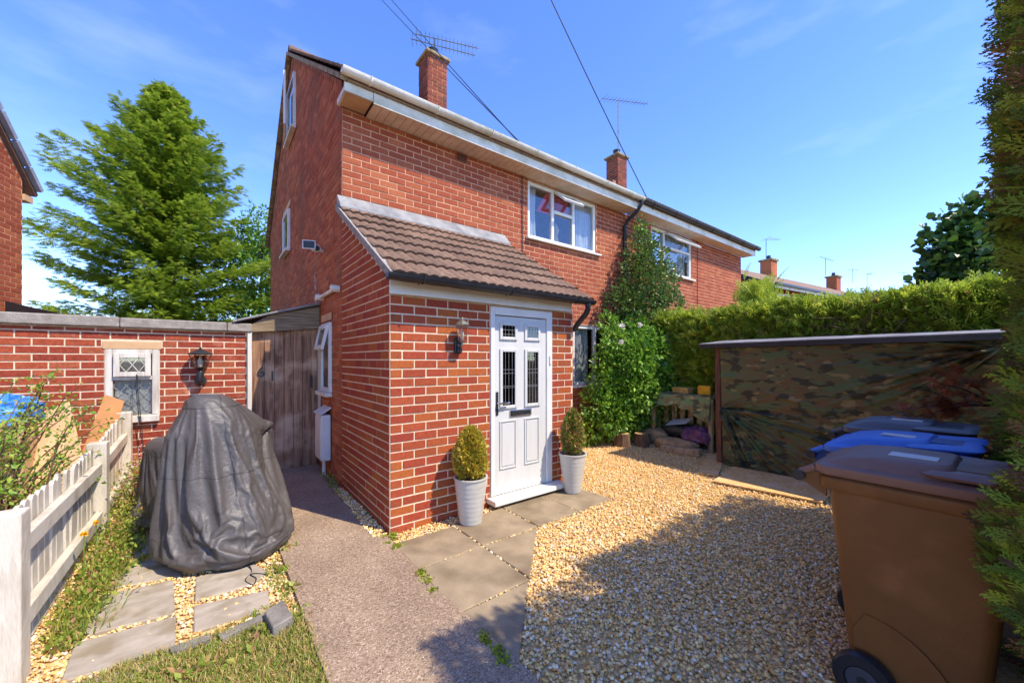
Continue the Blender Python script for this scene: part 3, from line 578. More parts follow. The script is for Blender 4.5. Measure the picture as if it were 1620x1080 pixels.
# ================================================================== ADJOINING HOUSE
h2 = thing('adjoining_house', (8.1, 4.0, 0), 'right-hand house of the brick pair with black gutter and curtained upstairs window above the hedge', 'house')
X2 = 10.8; W2 = (6.3, 3.43, 8.02, 4.405)
f2 = wallcore('front_wall', 'mortar_front', h2, (0, HY, 0), (1, 0, 0), (0, -1, 0), XJ + .002, X2, -.1, 4.425, [W2], .25)
brickfield(courses(XJ + .006, X2, 0, 4.42, [W2], lambda z: [(XJ + .006, X2)] if z > 1.6 else []), (0, HY, 0), (1, 0, 0), 0, 'brick_front', f2, 120)
box('end_wall', 'mortar_gable', h2, X2 - .25, X2 - .002, HY + .26, 8.75, -.1, 4.6); box('rear_wall', 'mortar_gable', h2, XJ + .01, X2 - .26, 8.5, 8.75, -.1, 4.6)
box('soffit', 'soffit', h2, XJ + .004, X2 + .1, 1.25, 1.548, 4.425, 4.44); box('fascia', 'white_dirty', h2, XJ + .002, X2 + .12, 1.222, 1.247, 4.415, 4.56, .004)
gutter(h2, XJ + .01, X2 + .2, 1.155, 4.61, .06, 'black')
r2 = MB().prism([(XJ, EY, EZ - .04), (XJ, RY, RZ - .04), (XJ, 9.15, EZ - .04), (XJ, 9.15, EZ - .1), (XJ, RY, RZ - .1), (XJ, EY, EZ - .1)], (X2 - XJ + .08, 0, 0)).build('roof', 'tile', h2)
tile_rows(r2, XJ + .01, X2 + .05, EY - .03, EZ - .01, RY, RZ - .02, False)
w2 = win_front(h2, 6.3, 8.02, 3.43, 4.40, HY, (6.85,), rec=.02); box('transom', 'white', w2, 6.885, 7.955, HY + .022, HY + .088, 4.02, 4.07, .005)
sash(w2, 6.88, 7.97, 4.36, HY, .26, .34); curtain(w2, 6.9, 7.95, 3.48, 4.38, HY + .16, amp=.03); curtain(w2, 6.34, 6.6, 3.48, 4.38, HY + .2)
MB().tube([(8.28, 1.537, 4.42), (8.28, 1.537, 2.0)], .006, 6).build('wall_cable', 'black', h2)
chimney(h2, 8.95, 4.42, 6.7, 7.98)

# ================================================================== OUTBUILDING, GATE
GYY = 2.75
ob = thing('outbuilding', (-2.4, 3.2, 0), 'low flat-roofed red brick outbuilding with grey coping and small leaded window', 'outbuilding')
OW = (-2.118, .875, -1.683, 1.61)
ow = wallcore('front_wall', 'mortar_light', ob, (0, GYY, 0), (1, 0, 0), (0, -1, 0), -3.4, -.85, -.1, 1.845, [OW], .1)
brickfield(courses(-3.4, -.85, -.03, 1.84, [OW, (-2.14, 1.61, -1.66, 1.7)]), (0, GYY, 0), (1, 0, 0), 0, 'brick_garage', ow, 270)
box('lintel', 'tan_board', ob, -2.135, -1.665, GYY - .012, GYY - .001, 1.615, 1.695)
box('side_wall', 'mortar_gable', ob, -.95, -.852, GYY + .102, 4.9, -.1, 1.845); box('rear_wall', 'mortar_gable', ob, -3.4, -.96, 4.8, 4.9, -.1, 1.845)
for a, b in ((-3.45, -3.2), (-3.195, -2.0), (-1.995, -1.06), (-1.055, -.80)): box('coping', 'coping', ob, a, b, GYY - .07, GYY + .16, 1.848, 1.955 + random.uniform(-.004, .004), .012)
box('flat_roof', 'coping', ob, -3.45, -.83, GYY + .165, 4.95, 1.85, 1.92)
m = MB(); x0, z0, x1, z1 = OW; y = GYY
for a, b, c, d in ((x0, x0 + .06, z0, z1), (x1 - .06, x1, z0, z1), (x0 + .06, x1 - .06, z1 - .05, z1), (x0 + .06, x1 - .06, 1.27, 1.315)): m.box(a, b, y - .012, y + .07, c, d)
gwn = m.build('window', 'white_paint', ob, bevel=.006); box('sill', 'white_paint', gwn, x0 - .01, x1 + .005, y - .07, y + .03, .80, .872, .008)
m = MB()
for a, b, c, d in ((-2.05, -2.0, 1.31, 1.565), (-1.80, -1.75, 1.31, 1.565), (-2.0, -1.8, 1.31, 1.36), (-2.0, -1.8, 1.515, 1.565)): m.box(a, b, y - .05, y - .013, c, d)
sw = m.build('top_light', 'white_paint', gwn, bevel=.005)
def diamonds(parent, xa, xb, za, zb, yy, nx, nz, mat='lead'):
    m = MB(); dx, dz = (xb - xa) / nx, (zb - za) / nz
    for i in range(nx):
        for j in range(nz):
            X, Z = xa + i * dx, za + j * dz; q = [(X, Z + dz / 2), (X + dx / 2, Z + dz), (X + dx, Z + dz / 2), (X + dx / 2, Z)]
            for p, r in zip(q, q[1:] + q[:1]): m.beam((p[0], yy, p[1]), (r[0], yy, r[1]), .006, .004, up=(0, 1, 0))
    return m.build('lead_came', mat, parent)
box('pane_backing', 'room', sw, -2.0, -1.8, y - .0126, y - .0122, 1.36, 1.515); box('pane', 'glass', sw, -2.0, -1.8, y - .034, y - .03, 1.36, 1.515); diamonds(sw, -2.0, -1.8, 1.36, 1.515, y - .038, 2, 1, 'white_paint')
box('pane', 'glass', gwn, -2.058, -1.743, y + .02, y + .024, .875, 1.27); diamonds(gwn, -2.058, -1.743, .875, 1.27, y + .014, 3, 3)
curtain(gwn, -2.05, -1.75, .87, 1.3, y + .06, amp=.012)
MB().tube([(-1.865, y - .055, 1.33), (-1.87, y - .06, 1.2), (-1.845, y - .085, .9), (-1.815, y - .08, .5), (-1.80, y - .05, .05)], .004, 6).build('hanging_cable', 'black', ob)
MB().tube([(-1.86, y - .055, 1.33), (-1.855, y - .06, 1.15), (-1.83, y - .085, .9), (-1.80, y - .08, .4), (-1.79, y - .05, .05)], .0035, 6).build('hanging_cable', 'black', ob)
gate = thing('wooden_gate', (-.4, 2.79, 0), 'weathered brown plank gate with black numerals 6 and 1 between outbuilding and house', 'gate')
xs = [-.795, -.66, -.545, -.435, -.325, -.215, -.105, -.03]
for i, (a, b) in enumerate(zip(xs, xs[1:])):
    dz = random.uniform(-.012, .012); p = box('plank', 'wood_gate', gate, a + .0015, b - .0015, 2.78 + random.uniform(-.003, .003), 2.805, .02 + dz, 1.925, .005)
for z in (.35, 1.62): box('ledge', 'wood_gate', gate, -.79, -.035, 2.807, 2.84, z, z + .1)
box('gap_blocker', 'dark', gate, -.79, -.035, 2.842, 2.85, .03, 1.9)  # dark board added to stop light showing through the plank gaps
def numeral(ch, x, z, h):
    c = bpy.data.curves.new('t', 'FONT'); c.body = ch; c.size = h; c.extrude = .004; c.align_x = 'CENTER'
    o = bpy.data.objects.new('tmp', c); COL.objects.link(o); dg = bpy.context.evaluated_depsgraph_get(); me = bpy.data.meshes.new_from_object(o.evaluated_get(dg)); bpy.data.objects.remove(o)
    V = np.empty(len(me.vertices) * 3); me.vertices.foreach_get('co', V); F = [tuple(p.vertices) for p in me.polygons]; V = V.reshape(-1, 3); W = np.stack([V[:, 0] + x, 2.770 - V[:, 2], V[:, 1] + z], 1)
    MB().add(W, F).build('house_number', 'black', gate)
numeral('6', -.70, 1.27, .19); numeral('1', -.572, 1.215, .19)
box('bolt', 'black', gate, -.12, -.09, 2.765, 2.779, 1.1, 1.28, .004); box('latch', 'black', gate, -.41, -.40, 2.76, 2.778, 1.86, 1.92)
gfr = thing('gate_frame', (-.4, 2.8, 0), 'flaking white gate posts with weathered beam and lean-to edge above the gate', 'frame')
box('post', 'white_paint', gfr, -.848, -.80, 2.70, 2.80, -.02, 1.845, .004); box('post', 'white_paint', gfr, -.026, .0-.014, 2.62, 2.775, .16, 1.93, .004)
MB().prism([(-.80, 2.70, 1.847), (-.012, 2.70, 1.932), (-.012, 2.70, 2.035), (-.80, 2.70, 1.945)], (0, .05, 0)).build('fascia_board', 'beam', gfr); MB().prism([(-.80, 2.705, 1.949), (-.012, 2.705, 2.04), (-.012, 2.705, 2.24), (-.62, 2.705, 2.07)], (0, .04, 0)).build('fascia_board', 'beam', gfr)
m = MB(); m.prism([(-1.0, 2.66, 1.96), (-.01, 2.66, 2.262), (-.01, 2.66, 2.28), (-1.0, 2.66, 1.985)], (0, 2.2, 0)); m.build('lean_to_roof', 'coping', gfr)
MB().tube([(-.95, 2.66, 1.985), (-.5, 2.655, 2.13), (-.01, 2.655, 2.285)], .014, 6).build('roof_trim', 'lead', gfr)
mb_ = thing('meter_box', (-.1, 2.2, 0), 'white plastic meter box on the gable wall beside the gate', 'meter box')
box('cabinet', 'white', mb_, -.125, -.013, 2.03, 2.40, .22, .80, .015); MB().prism([(-.14, 2.01, .80), (-.14, 2.42, .80), (-.013, 2.42, .88), (-.013, 2.01, .88), ], (0, 0, .014)).build('lid', 'white', mb_); box('cabinet_door', 'white', mb_, -.132, -.1255, 2.06, 2.37, .25, .77, .004); MB().tube([(-.07, 2.15, .22), (-.07, 2.15, .0)], .022, 8).build('conduit', 'white', mb_)
sc_ = thing('security_camera', (-.1, 3.1, 3.2), 'white security camera with small solar panel high on the gable wall', 'camera')
cp = GX(-.12, 500, 393); sp_ = GX(-.22, 489, 387)
MB().tube([(-.014, cp[1] + .1, cp[2]), (-.1, cp[1] + .05, cp[2] + .02), tuple(cp)], .02, 8).build('bracket', 'white', sc_, smooth=True)
MB().tube([cp + [0, .07, .01], cp + [0, -.06, -.01]], .045, 14).build('body', 'white', sc_, smooth=True); MB().tube([cp + [0, -.062, -.01], cp + [0, -.075, -.012]], .034, 14).build('lens', 'black', sc_)
pn = MB().obox(sp_, (.07, -.03, .0), (0.0, .0, .055), (.004, .01, 0)).build('solar_panel', 'white', sc_); MB().obox(sp_ + np.array([-.004, -.012, 0]), (.06, -.026, 0), (0, 0, .045), (.001, .002, 0)).build('cell', 'black', pn)
MB().tube([sp_ + [.01, .01, -.03], cp + [0, .03, 0]], .012, 8).build('panel_arm', 'white', sc_)

# wall lanterns
MAT['lampglass'] = glassmat('lamp_glass', (.9, .88, .82), .05); MAT['pewter'] = M('pewter', lin(176, 172, 160), lin(130, 126, 116), .35, 10, metal=.8); MAT['bulb'] = M('pearl_bulb', lin(232, 226, 210), None, .4, 3)
def lantern(nm, lab, x, yw, zc, R_, H_, mat, style):
    t = thing(nm, (x, yw, zc - H_ * .6), lab, 'wall light', 'wall lanterns'); yc = yw - (.11 if style else .13); c = (x, yc, 0)
    def hexring(r0, z0, r1, z1, name, mt, n=6, sm=False):
        return MB().lathe([(r0, z0), (r1, z1)], c, n).build(name, mt, t, smooth=sm)
    zt = zc + H_ * .5; zg0, zg1 = zc - H_ * .30, zc + H_ * .20
    MB().lathe([(R_ * 1.22, zg1), (R_ * 1.25, zg1 + .012), (R_ * .85, zg1 + H_ * .12), (R_ * .35, zg1 + H_ * .2), (R_ * .12, zg1 + H_ * .22), (R_ * .14, zg1 + H_ * .26), (.001, zt)], c, 6 if style else 16).build('lamp_hat', mat, t, smooth=not style)
    MB().lathe([(R_ * .62, zg0), (R_ * 1.05, zg1 - .002)], c, 6).build('lamp_glass', 'lampglass', t)
    m = MB()
    for k in range(6):
        a = k * math.pi / 3; m.tube([(x + R_ * .63 * math.cos(a), yc + R_ * .63 * math.sin(a), zg0), (x + R_ * 1.07 * math.cos(a), yc + R_ * 1.07 * math.sin(a), zg1)], .004, 5)
    m.build('lamp_frame', mat, t)
    MB().lathe([(.001, zg0 - .002), (R_ * .2, zg0 + .01), (R_ * .32, (zg0 + zg1) / 2), (.001, zg1 - .01)], c, 12).build('bulb', 'bulb', t, smooth=True)
    zb = zc - H_ * .5
    MB().lathe([(.001, zb), (R_ * .18, zb + .012), (R_ * .15, zb + .03), (R_ * .45, zg0 - .014), (R_ * .66, zg0 - .003)], c, 12).build('lamp_base', mat, t, smooth=True)
    if style:
        MB().tube([(x, yw - .012, zb + .03), (x, yw - .06, zb - .01), (x, yc, zb + .02)], .011, 8).build('arm', mat, t, smooth=True)
        MB().prism([(x - .035, yw - .012, zb - .07), (x + .035, yw - .012, zb - .07), (x + .04, yw - .012, zb + .06), (x, yw - .012, zb + .1), (x - .04, yw - .012, zb + .06)], (0, -.03, 0)).build('back_plate', 'black', t, bevel=.008)
        box('motion_sensor', 'black', t, x - .025, x + .025, yw - .075, yw - .043, zb - .06, zb - .01, .01)
    else:
        MB().lathe([(R_ * .35, zb - .11), (R_ * .42, zb - .10), (R_ * .34, zb - .05), (R_ * .42, zb + .0), (R_ * .3, zb + .02)], c, 14).build('stem', mat, t, smooth=True)
        MB().tube([(x, yw - .012, zb - .12), (x, yw - .06, zb - .13), (x, yc, zb - .08)], .03, 10).build('bracket', mat, t, smooth=True)
        MB().tube([(x, yw - .012, zb - .1), (x, yw - .03, zb - .1)], .06, 14).build('back_plate', mat, t)
pl = GY(-.13, 733, 525); lantern('wall_lantern', 'pewter coach lantern with motion sensor on the porch wall left of the door', pl[0], 0, 1.755, .058, .27, 'pewter', True)
gl = GY(GYY - .13, 317, 573); lantern('wall_lantern', 'black lantern on the outbuilding wall above the covered motorcycle', gl[0], GYY, gl[2] + .03, .095, .30, 'black', False)

# ================================================================== AERIALS AND CABLES
def aerial(lab, base, mast, booms, el=.16, nel=12):
    t = thing('tv_aerial', base, lab, 'aerial', 'television aerials'); base = np.array(base, float)
    MB().tube([base, base + [0, 0, mast]], .014, 6).build('mast', 'metal', t)
    for a, b, vert in booms:
        a, b = np.array(a, float), np.array(b, float); bo = MB().tube([a, b], .011, 5).build('boom', 'metal', t); m = MB(); d = (b - a) / np.linalg.norm(b - a)
        e = np.array([0, 0, 1.]) if vert else np.cross(d, [0, 0, 1]); e /= np.linalg.norm(e)
        for k in range(nel): p = a + (b - a) * (k + .3) / nel; m.tube([p - e * el * (1.25 if k == 0 else .8 - .3 * k / nel), p + e * el * (1.25 if k == 0 else .8 - .3 * k / nel)], .006, 4)
        m.build('elements', 'metal', bo)
    return t
q = lambda u, v, d: DP(d, u, v)
dC = 8.6
aerial('twin-boom television aerial on the large near chimney', q(688, 100, dC), .55, [(q(657, 54, dC - .2), q(757, 77, dC + .9), True), (q(650, 62, dC - .2), q(751, 88, dC + .9), True)], .13, 16)
d2 = 12.3; aerial('television aerial on a tall mast above the smaller second chimney', q(978, 262, d2), 2.05, [(q(952, 156, d2), q(1025, 165, d2 + .8), False)], .22, 13)
def cable(name, lab, a, b, sag, r=.011):
    a, b = np.array(a, float), np.array(b, float); P = [a + (b - a) * t + np.array([0, 0, -sag * 4 * t * (1 - t)]) for t in np.linspace(0, 1, 24)]
    tag(MB().tube(P, r, 5).build(name, 'black', None), lab, 'cable', 'overhead cables')
ea = GY(1.22, 832, 238); eb = GY(1.22, 842, 245); pole = np.array([-16., -9, 14.])
def beyond(e, u, v, far, k=1.0):
    d = ray(u, v); t = depth(e) * far; return CAM + d * t
cable('overhead_cable', 'upper of the two cables passing the near chimney down to the eaves', ea, beyond(ea, 560, -70, 2.2), .05, .009)
cable('overhead_cable', 'lower of the two cables passing the near chimney down to the eaves', eb, beyond(eb, 556, -52, 2.1), .05, .009)
ec = GY(1.22, 1033, 332); cable('overhead_cable', 'single cable running past the second chimney to the right-hand eaves', ec, beyond(ec, 830, -90, .75), .06, .009)
MB().tube([ea, ea + [.1, .2, -.2]], .012, 6).build('cable_hook', 'metal', house)

# ================================================================== NEIGHBOUR HOUSES
XL = -3.62
c1 = GX(XL, 35, 400); ey_ = c1[1]
nb = thing('neighbouring_house', (XL, ey_, 0), 'brick gable end of the neighbouring house at the left edge with dark verge tiles', 'house')
ze = GX(XL, 42, 300)[2] + .12; yr = ey_ - 4.2; zr = ze + 4.2 * 1.05
nw = wallcore('gable_wall', 'mortar_front', nb, (XL, 0, 0), (0, 1, 0), (1, 0, 0), ey_ - 8.4, ey_, -.1, ze, [], .25, top=[(ey_, ze - .0), (yr, zr), (ey_ - 8.4, ze)][::1])
def nclip(z):
    if z < ze: return [(ey_ - 8.4, ey_)]
    d = (z - ze + .05) / (zr - ze) * 4.2; return [(ey_ - 8.4 + d, ey_ - d)] if 8.4 - 2 * d > .3 else []
brickfield(courses(ey_ - 8.4, ey_, 0, zr - .1, [], nclip), (XL, 0, 0), (0, 1, 0), math.pi / 2, 'brick_front', nw)
rf = MB().prism([(XL + .06, ey_ + .2, ze - .22), (XL + .06, yr, zr + .02), (XL + .06, yr, zr + .09), (XL + .06, ey_ + .24, ze - .17)], (-6, 0, 0)).build('roof', 'tile', nb)
MB().prism([(XL + .06, ey_ - 8.75, ze - .33), (XL + .06, yr, zr + .02), (XL + .06, yr, zr + .14), (XL + .06, ey_ - 8.75, ze - .24)], (-6, 0, 0)).build('roof_slope', 'tile', nb)
vd = np.array([0, ey_ + .24 - yr, ze - .15 - zr - .12]); n_ = 16
for i in range(n_):
    a = np.array([XL + .09, yr, zr + .14]) + vd * i / n_; b = a + vd / n_ * .93; MB().beam(a, b, .07, .075).build('verge_tile', M('verge_tile', lin(150, 156, 164), lin(120, 122, 128), .45, 4) if i == 0 else bpy.data.materials['verge_tile'], rf)
box('rear_wall', 'mortar_front', nb, XL - 6, XL - .26, ey_ - .25, ey_ - .002, -.1, ze); box('eaves_box', 'tan_board', nb, XL - .3, XL + .02, ey_ + .02, ey_ + .2, ze - .34, ze - .24)
nb.rotation_euler = (0, 0, rad(-14))
# garage roof behind the outbuilding
lg = thing('felt_roofed_garage', (-3.2, 6, 0), 'dark felt garage roof showing above the outbuilding coping at far left', 'garage')
A, B = DP(5.75, 8, 476), DP(5.75, 104, 498)
m = MB(); dvv = np.array([.1, 1.6, 0]); m.prism([A, B, B + [0, 0, -.16], A + [0, 0, -.16]], dvv); m.build('roof', 'black', lg); m = MB(); m.prism([A + [.05, .1, -.16], B + [-.1, .1, -.16], np.array([B[0] - .1, B[1] + .1, 0]), np.array([A[0], A[1] + .1, 0])], dvv * .9); m.build('wall', 'coping', lg)
# far terrace behind the hedge
th = math.atan2(FW[1], FW[0]) - math.atan2(1030, 612); tu_ = np.array([math.cos(th), math.sin(th), 0]); tv_ = np.array([-math.sin(th), math.cos(th), 0])
E0 = DP(15.2, 1207, 446); ft = thing('far_terrace', (E0[0], E0[1], 0), 'row of brick houses with brown tiled roof seen over the hedge', 'houses'); ez = E0[2]; Lt = 26; hd = 3.6; rz_ = ez + 1.75
g0 = np.array([E0[0], E0[1], 0])
tc_ = wallcore('front_wall', 'mortar_gable', ft, g0, tu_, -tv_, 0, Lt, 0, ez - .08, [], .2); brickfield(courses(0, Lt * .6, ez - 1.6, ez - .1), g0, tu_, th, 'brick_garage', tc_)
wk = wallcore('gable_wall', 'mortar_gable', ft, g0, tv_, -tu_, 0, 2 * hd, 0, ez - .1, [], .2, top=[(0, ez - .1), (2 * hd, ez - .1), (hd, rz_ - .1)])
def tclip(z):
    d = max(0, (z - ez + .12) / (rz_ - ez)) * hd; return [(d, 2 * hd - d)]
brickfield(courses(0, 2 * hd, ez - 1.8, rz_ - .15, [], tclip), g0, tv_, th - math.pi / 2, 'brick_gable', wk)
z3 = lambda p, z: np.array([p[0], p[1], z])
for s in (0, 1):
    a = g0 - tu_ * .15 + tv_ * (-.35 if s == 0 else 2 * hd + .35); b = g0 - tu_ * .15 + tv_ * hd
    pr = MB().prism([z3(a, ez - .17), z3(b, rz_), z3(b, rz_ + .06), z3(a, ez - .09)], tu_ * Lt); pr.build('roof', M('far_tiles', lin(150, 120, 96), lin(120, 96, 78), .9, 3, stretch=(3, 3, 8), bump=.5) if s == 0 else bpy.data.materials['far_tiles'], ft)
    MB().beam(z3(a - tu_ * .03, ez - .2), z3(b - tu_ * .03, rz_ - .06), .05, .2).build('barge_board', 'black', ft)
MB().beam(z3(g0 - tv_ * .4, ez - .2), z3(g0 - tv_ * .4 + tu_ * Lt, ez - .2), .05, .14).build('fascia', 'white_dirty', ft); MB().beam(z3(g0 - tv_ * .47, ez - .12), z3(g0 - tv_ * .47 + tu_ * Lt, ez - .12), .1, .08).build('gutter', 'black', ft)
for k in (1.6, 6.5, 12.0):
    c = g0 + tu_ * k - tv_ * .03; c[2] = ez - 1.55; wn = MB().obox(c + [0, 0, .6], tu_ * .55, tv_ * .03, (0, 0, .6)).build('window', 'white', ft); MB().obox(c + [0, 0, .6] - tv_ * .035, tu_ * .42, tv_ * .005, (0, 0, .5)).build('pane', 'curtain', wn)
for k, (uu, vv, hh) in enumerate(((1198, 402, .95), (1295, 425, .95), (1365, 440, 1.0))):
    kk = [(0.9), 7.9, 16.5][k]; c = g0 + tu_ * kk + tv_ * hd; c[2] = rz_ - .3; ch = MB().obox(c + [0, 0, .55], tu_ * .33, tv_ * .3, (0, 0, .6)).build('chimney', 'brick_gable', ft)
    MB().obox(c + [0, 0, 1.19], tu_ * .4, tv_ * .37, (0, 0, .05)).build('chimney_cap', 'concrete_cap', ch); MB().lathe([(.12, 0), (.1, .25)], c + [0, 0, 1.24], 10).build('chimney_pot', 'black', ch)
for i, (ub, vb, vt_, u1, u2, D) in enumerate(((1212, 412, 378, 1210, 1234, 18.5), (1306, 436, 408, 1297, 1319, 22.5), (1349, 447, 426, 1342, 1360, 27), (1372, 452, 433, 1371, 1381, 29), (1430, 452, 431, 1422, 1437, 34))):
    b = q(ub, vb, D); tp = q(ub, vt_, D); z_ = tp[2] - b[2]
    aerial(['thin television aerial on the nearest far chimney', 'slanted television aerial beside the middle far chimney', 'T-shaped television aerial beyond the far roof', 'short television aerial on the last far chimney', 'faint distant television aerial above the hedge'][i], b, z_, [(q(u1, vt_ + (-2 if i == 1 else 0), D), q(u2, vt_ + (5 if i == 1 else 1), D), False)], .3, 5)

# ================================================================== PICKET FENCE
fn = thing('picket_fence', (-1.96, 1.0, 0), 'white painted picket fence with square posts along the left side', 'fence')
FX = lambda y: -1.935 - .02 * (y + .4) / 3
for (yy, zt, nm) in ((-.44, .80, 'post'), (1.40, .81, 'post'), (2.64, .93, 'post')):
    x = FX(yy); MB().box(x - .06, x + .06, yy - .06, yy + .06, -.05, zt).build(nm, 'fence_paint', fn, bevel=.008)
for (y0, y1, za, zb) in ((-.38, 1.34, .60, .60), (1.46, 2.58, .60, .66), (-.38, 1.34, .24, .20), (1.46, 2.58, .2, .22)):
    MB().beam((FX(y0) + .012, y0, za), (FX(y1) + .012, y1, zb), .045, .09).build('rail', 'fence_paint', fn, bevel=.005)
PKM = {}
def picket(y, h):
    x = FX(y) - .03; w = .036; k = round(h, 2)
    if k not in PKM:
        m = MB(); P = [(0, -w, .0), (0, w, 0), (0, w, h - .02), (0, w * .6, h - .004), (0, 0, h), (0, -w * .6, h - .004), (0, -w, h - .02)]; m.prism(P, (.018, 0, 0)); PKM[k] = pymesh('picket', m.V, m.F, MAT['fence_paint'])
    place('picket', PKM[k], (x, y, .03), fn, (random.gauss(0, .012), random.gauss(0, .01), 0))
for y in np.arange(-.30, 1.32, .098): picket(y, .74)
for y in np.arange(1.52, 2.58, .098): picket(y, .76 + .1 * (y - 1.5))

# ================================================================== COVERED MOTORCYCLE
def nylon():
    m, nt, b, L = newmat('grey_nylon'); g = N(nt, 'ShaderNodeNewGeometry'); b.inputs['Roughness'].default_value = .5; b.inputs['Specular IOR Level'].default_value = .5
    n = N(nt, 'ShaderNodeTexNoise'); n.inputs['Scale'].default_value = 3; n.inputs['Detail'].default_value = 6; L(g.outputs['Position'], n.inputs['Vector']); r = ramp(nt, [(.35, lin(84, 79, 75)), (.65, lin(72, 68, 65))]); L(n.outputs['Fac'], r.inputs[0]); sx = N(nt, 'ShaderNodeSeparateXYZ'); L(g.outputs['Position'], sx.inputs[0])
    def mth(op, a, b_):
        q = N(nt, 'ShaderNodeMath', operation=op)
        for i, k in enumerate((a, b_)):
            if hasattr(k, 'is_output'): L(k, q.inputs[i])
            else: q.inputs[i].default_value = k
        return q.outputs[0]
    wob = mth('MULTIPLY', mth('SUBTRACT', n.outputs['Fac'], .5), .10)
    e1 = mth('ABSOLUTE', mth('ADD', mth('ADD', mth('MULTIPLY', mth('ADD', sx.outputs[0], 1.20), .93), mth('MULTIPLY', mth('ADD', sx.outputs[1], -.65), .36)), wob), 0.0)
    e2 = mth('ABSOLUTE', mth('ADD', mth('SUBTRACT', sx.outputs[2], .64), mth('MULTIPLY', wob, 1.5)), 0.0); e3 = mth('ABSOLUTE', mth('SUBTRACT', sx.outputs[2], 1.13), 0.0)
    seam = mth('LESS_THAN', mth('MINIMUM', e1, mth('MINIMUM', e2, e3)), .0035)
    x = N(nt, 'ShaderNodeMix', data_type='RGBA'); L(seam, x.inputs['Factor']); L(r.outputs[0], x.inputs['A']); x.inputs['B'].default_value = (.03, .028, .026, 1); L(x.outputs['Result'], b.inputs['Base Color'])
    n2 = N(nt, 'ShaderNodeTexNoise'); n2.inputs['Scale'].default_value = 22; n2.inputs['Detail'].default_value = 4; n2.inputs['Distortion'].default_value = 1.2; L(g.outputs['Position'], n2.inputs['Vector'])
    bp = N(nt, 'ShaderNodeBump'); bp.inputs['Strength'].default_value = .22; bp.inputs['Distance'].default_value = .02; L(n2.outputs['Fac'], bp.inputs['Height']); L(bp.outputs[0], b.inputs['Normal']); return m
MAT['nylon'] = nylon(); MAT['stem'] = M('green_stem', lin(110, 136, 50), None, .6, 4)
mc = thing('covered_motorcycle', (-1.15, 1.1, 0), 'motorcycle under a creased dark grey weatherproof cover on the flagstones', 'motorcycle')
def hull(c0, ax, levels, bumps=(), n=72, m=44):
    lv = np.array(levels); seg = np.concatenate([[0], np.cumsum(np.hypot(np.diff(lv[:, 0]), np.diff(lv[:, 1]) * .7 + np.diff(lv[:, 2]) * .7))]); t = np.linspace(0, seg[-1], m); Z, A, B, SA, SB = (np.interp(t, seg, lv[:, k]) for k in range(5)); th = np.linspace(0, 2 * math.pi, n, endpoint=False)
    ax = np.array(ax, float); ax /= np.linalg.norm(ax); ay = np.array([-ax[1], ax[0]]); V = []
    for i in range(m):
        s = np.ones(n)
        for a, z0, am, wd, wz in bumps: s += am * np.exp(-(((th - a + math.pi) % (2 * math.pi) - math.pi) / wd) ** 2) * math.exp(-((Z[i] - z0) / wz) ** 2)
        U = A[i] * np.cos(th) * s + SA[i]; W = B[i] * np.sin(th) * s + SB[i]; V.append(np.stack([c0[0] + U * ax[0] + W * ay[0], c0[1] + U * ax[1] + W * ay[1], np.full(n, Z[i])], 1))
    F = [(i * n + j, i * n + (j + 1) % n, (i + 1) * n + (j + 1) % n, (i + 1) * n + j) for i in range(m - 1) for j in range(n)] + [tuple(range(n))[::-1], tuple(range((m - 1) * n, m * n))]
    return np.concatenate(V), F
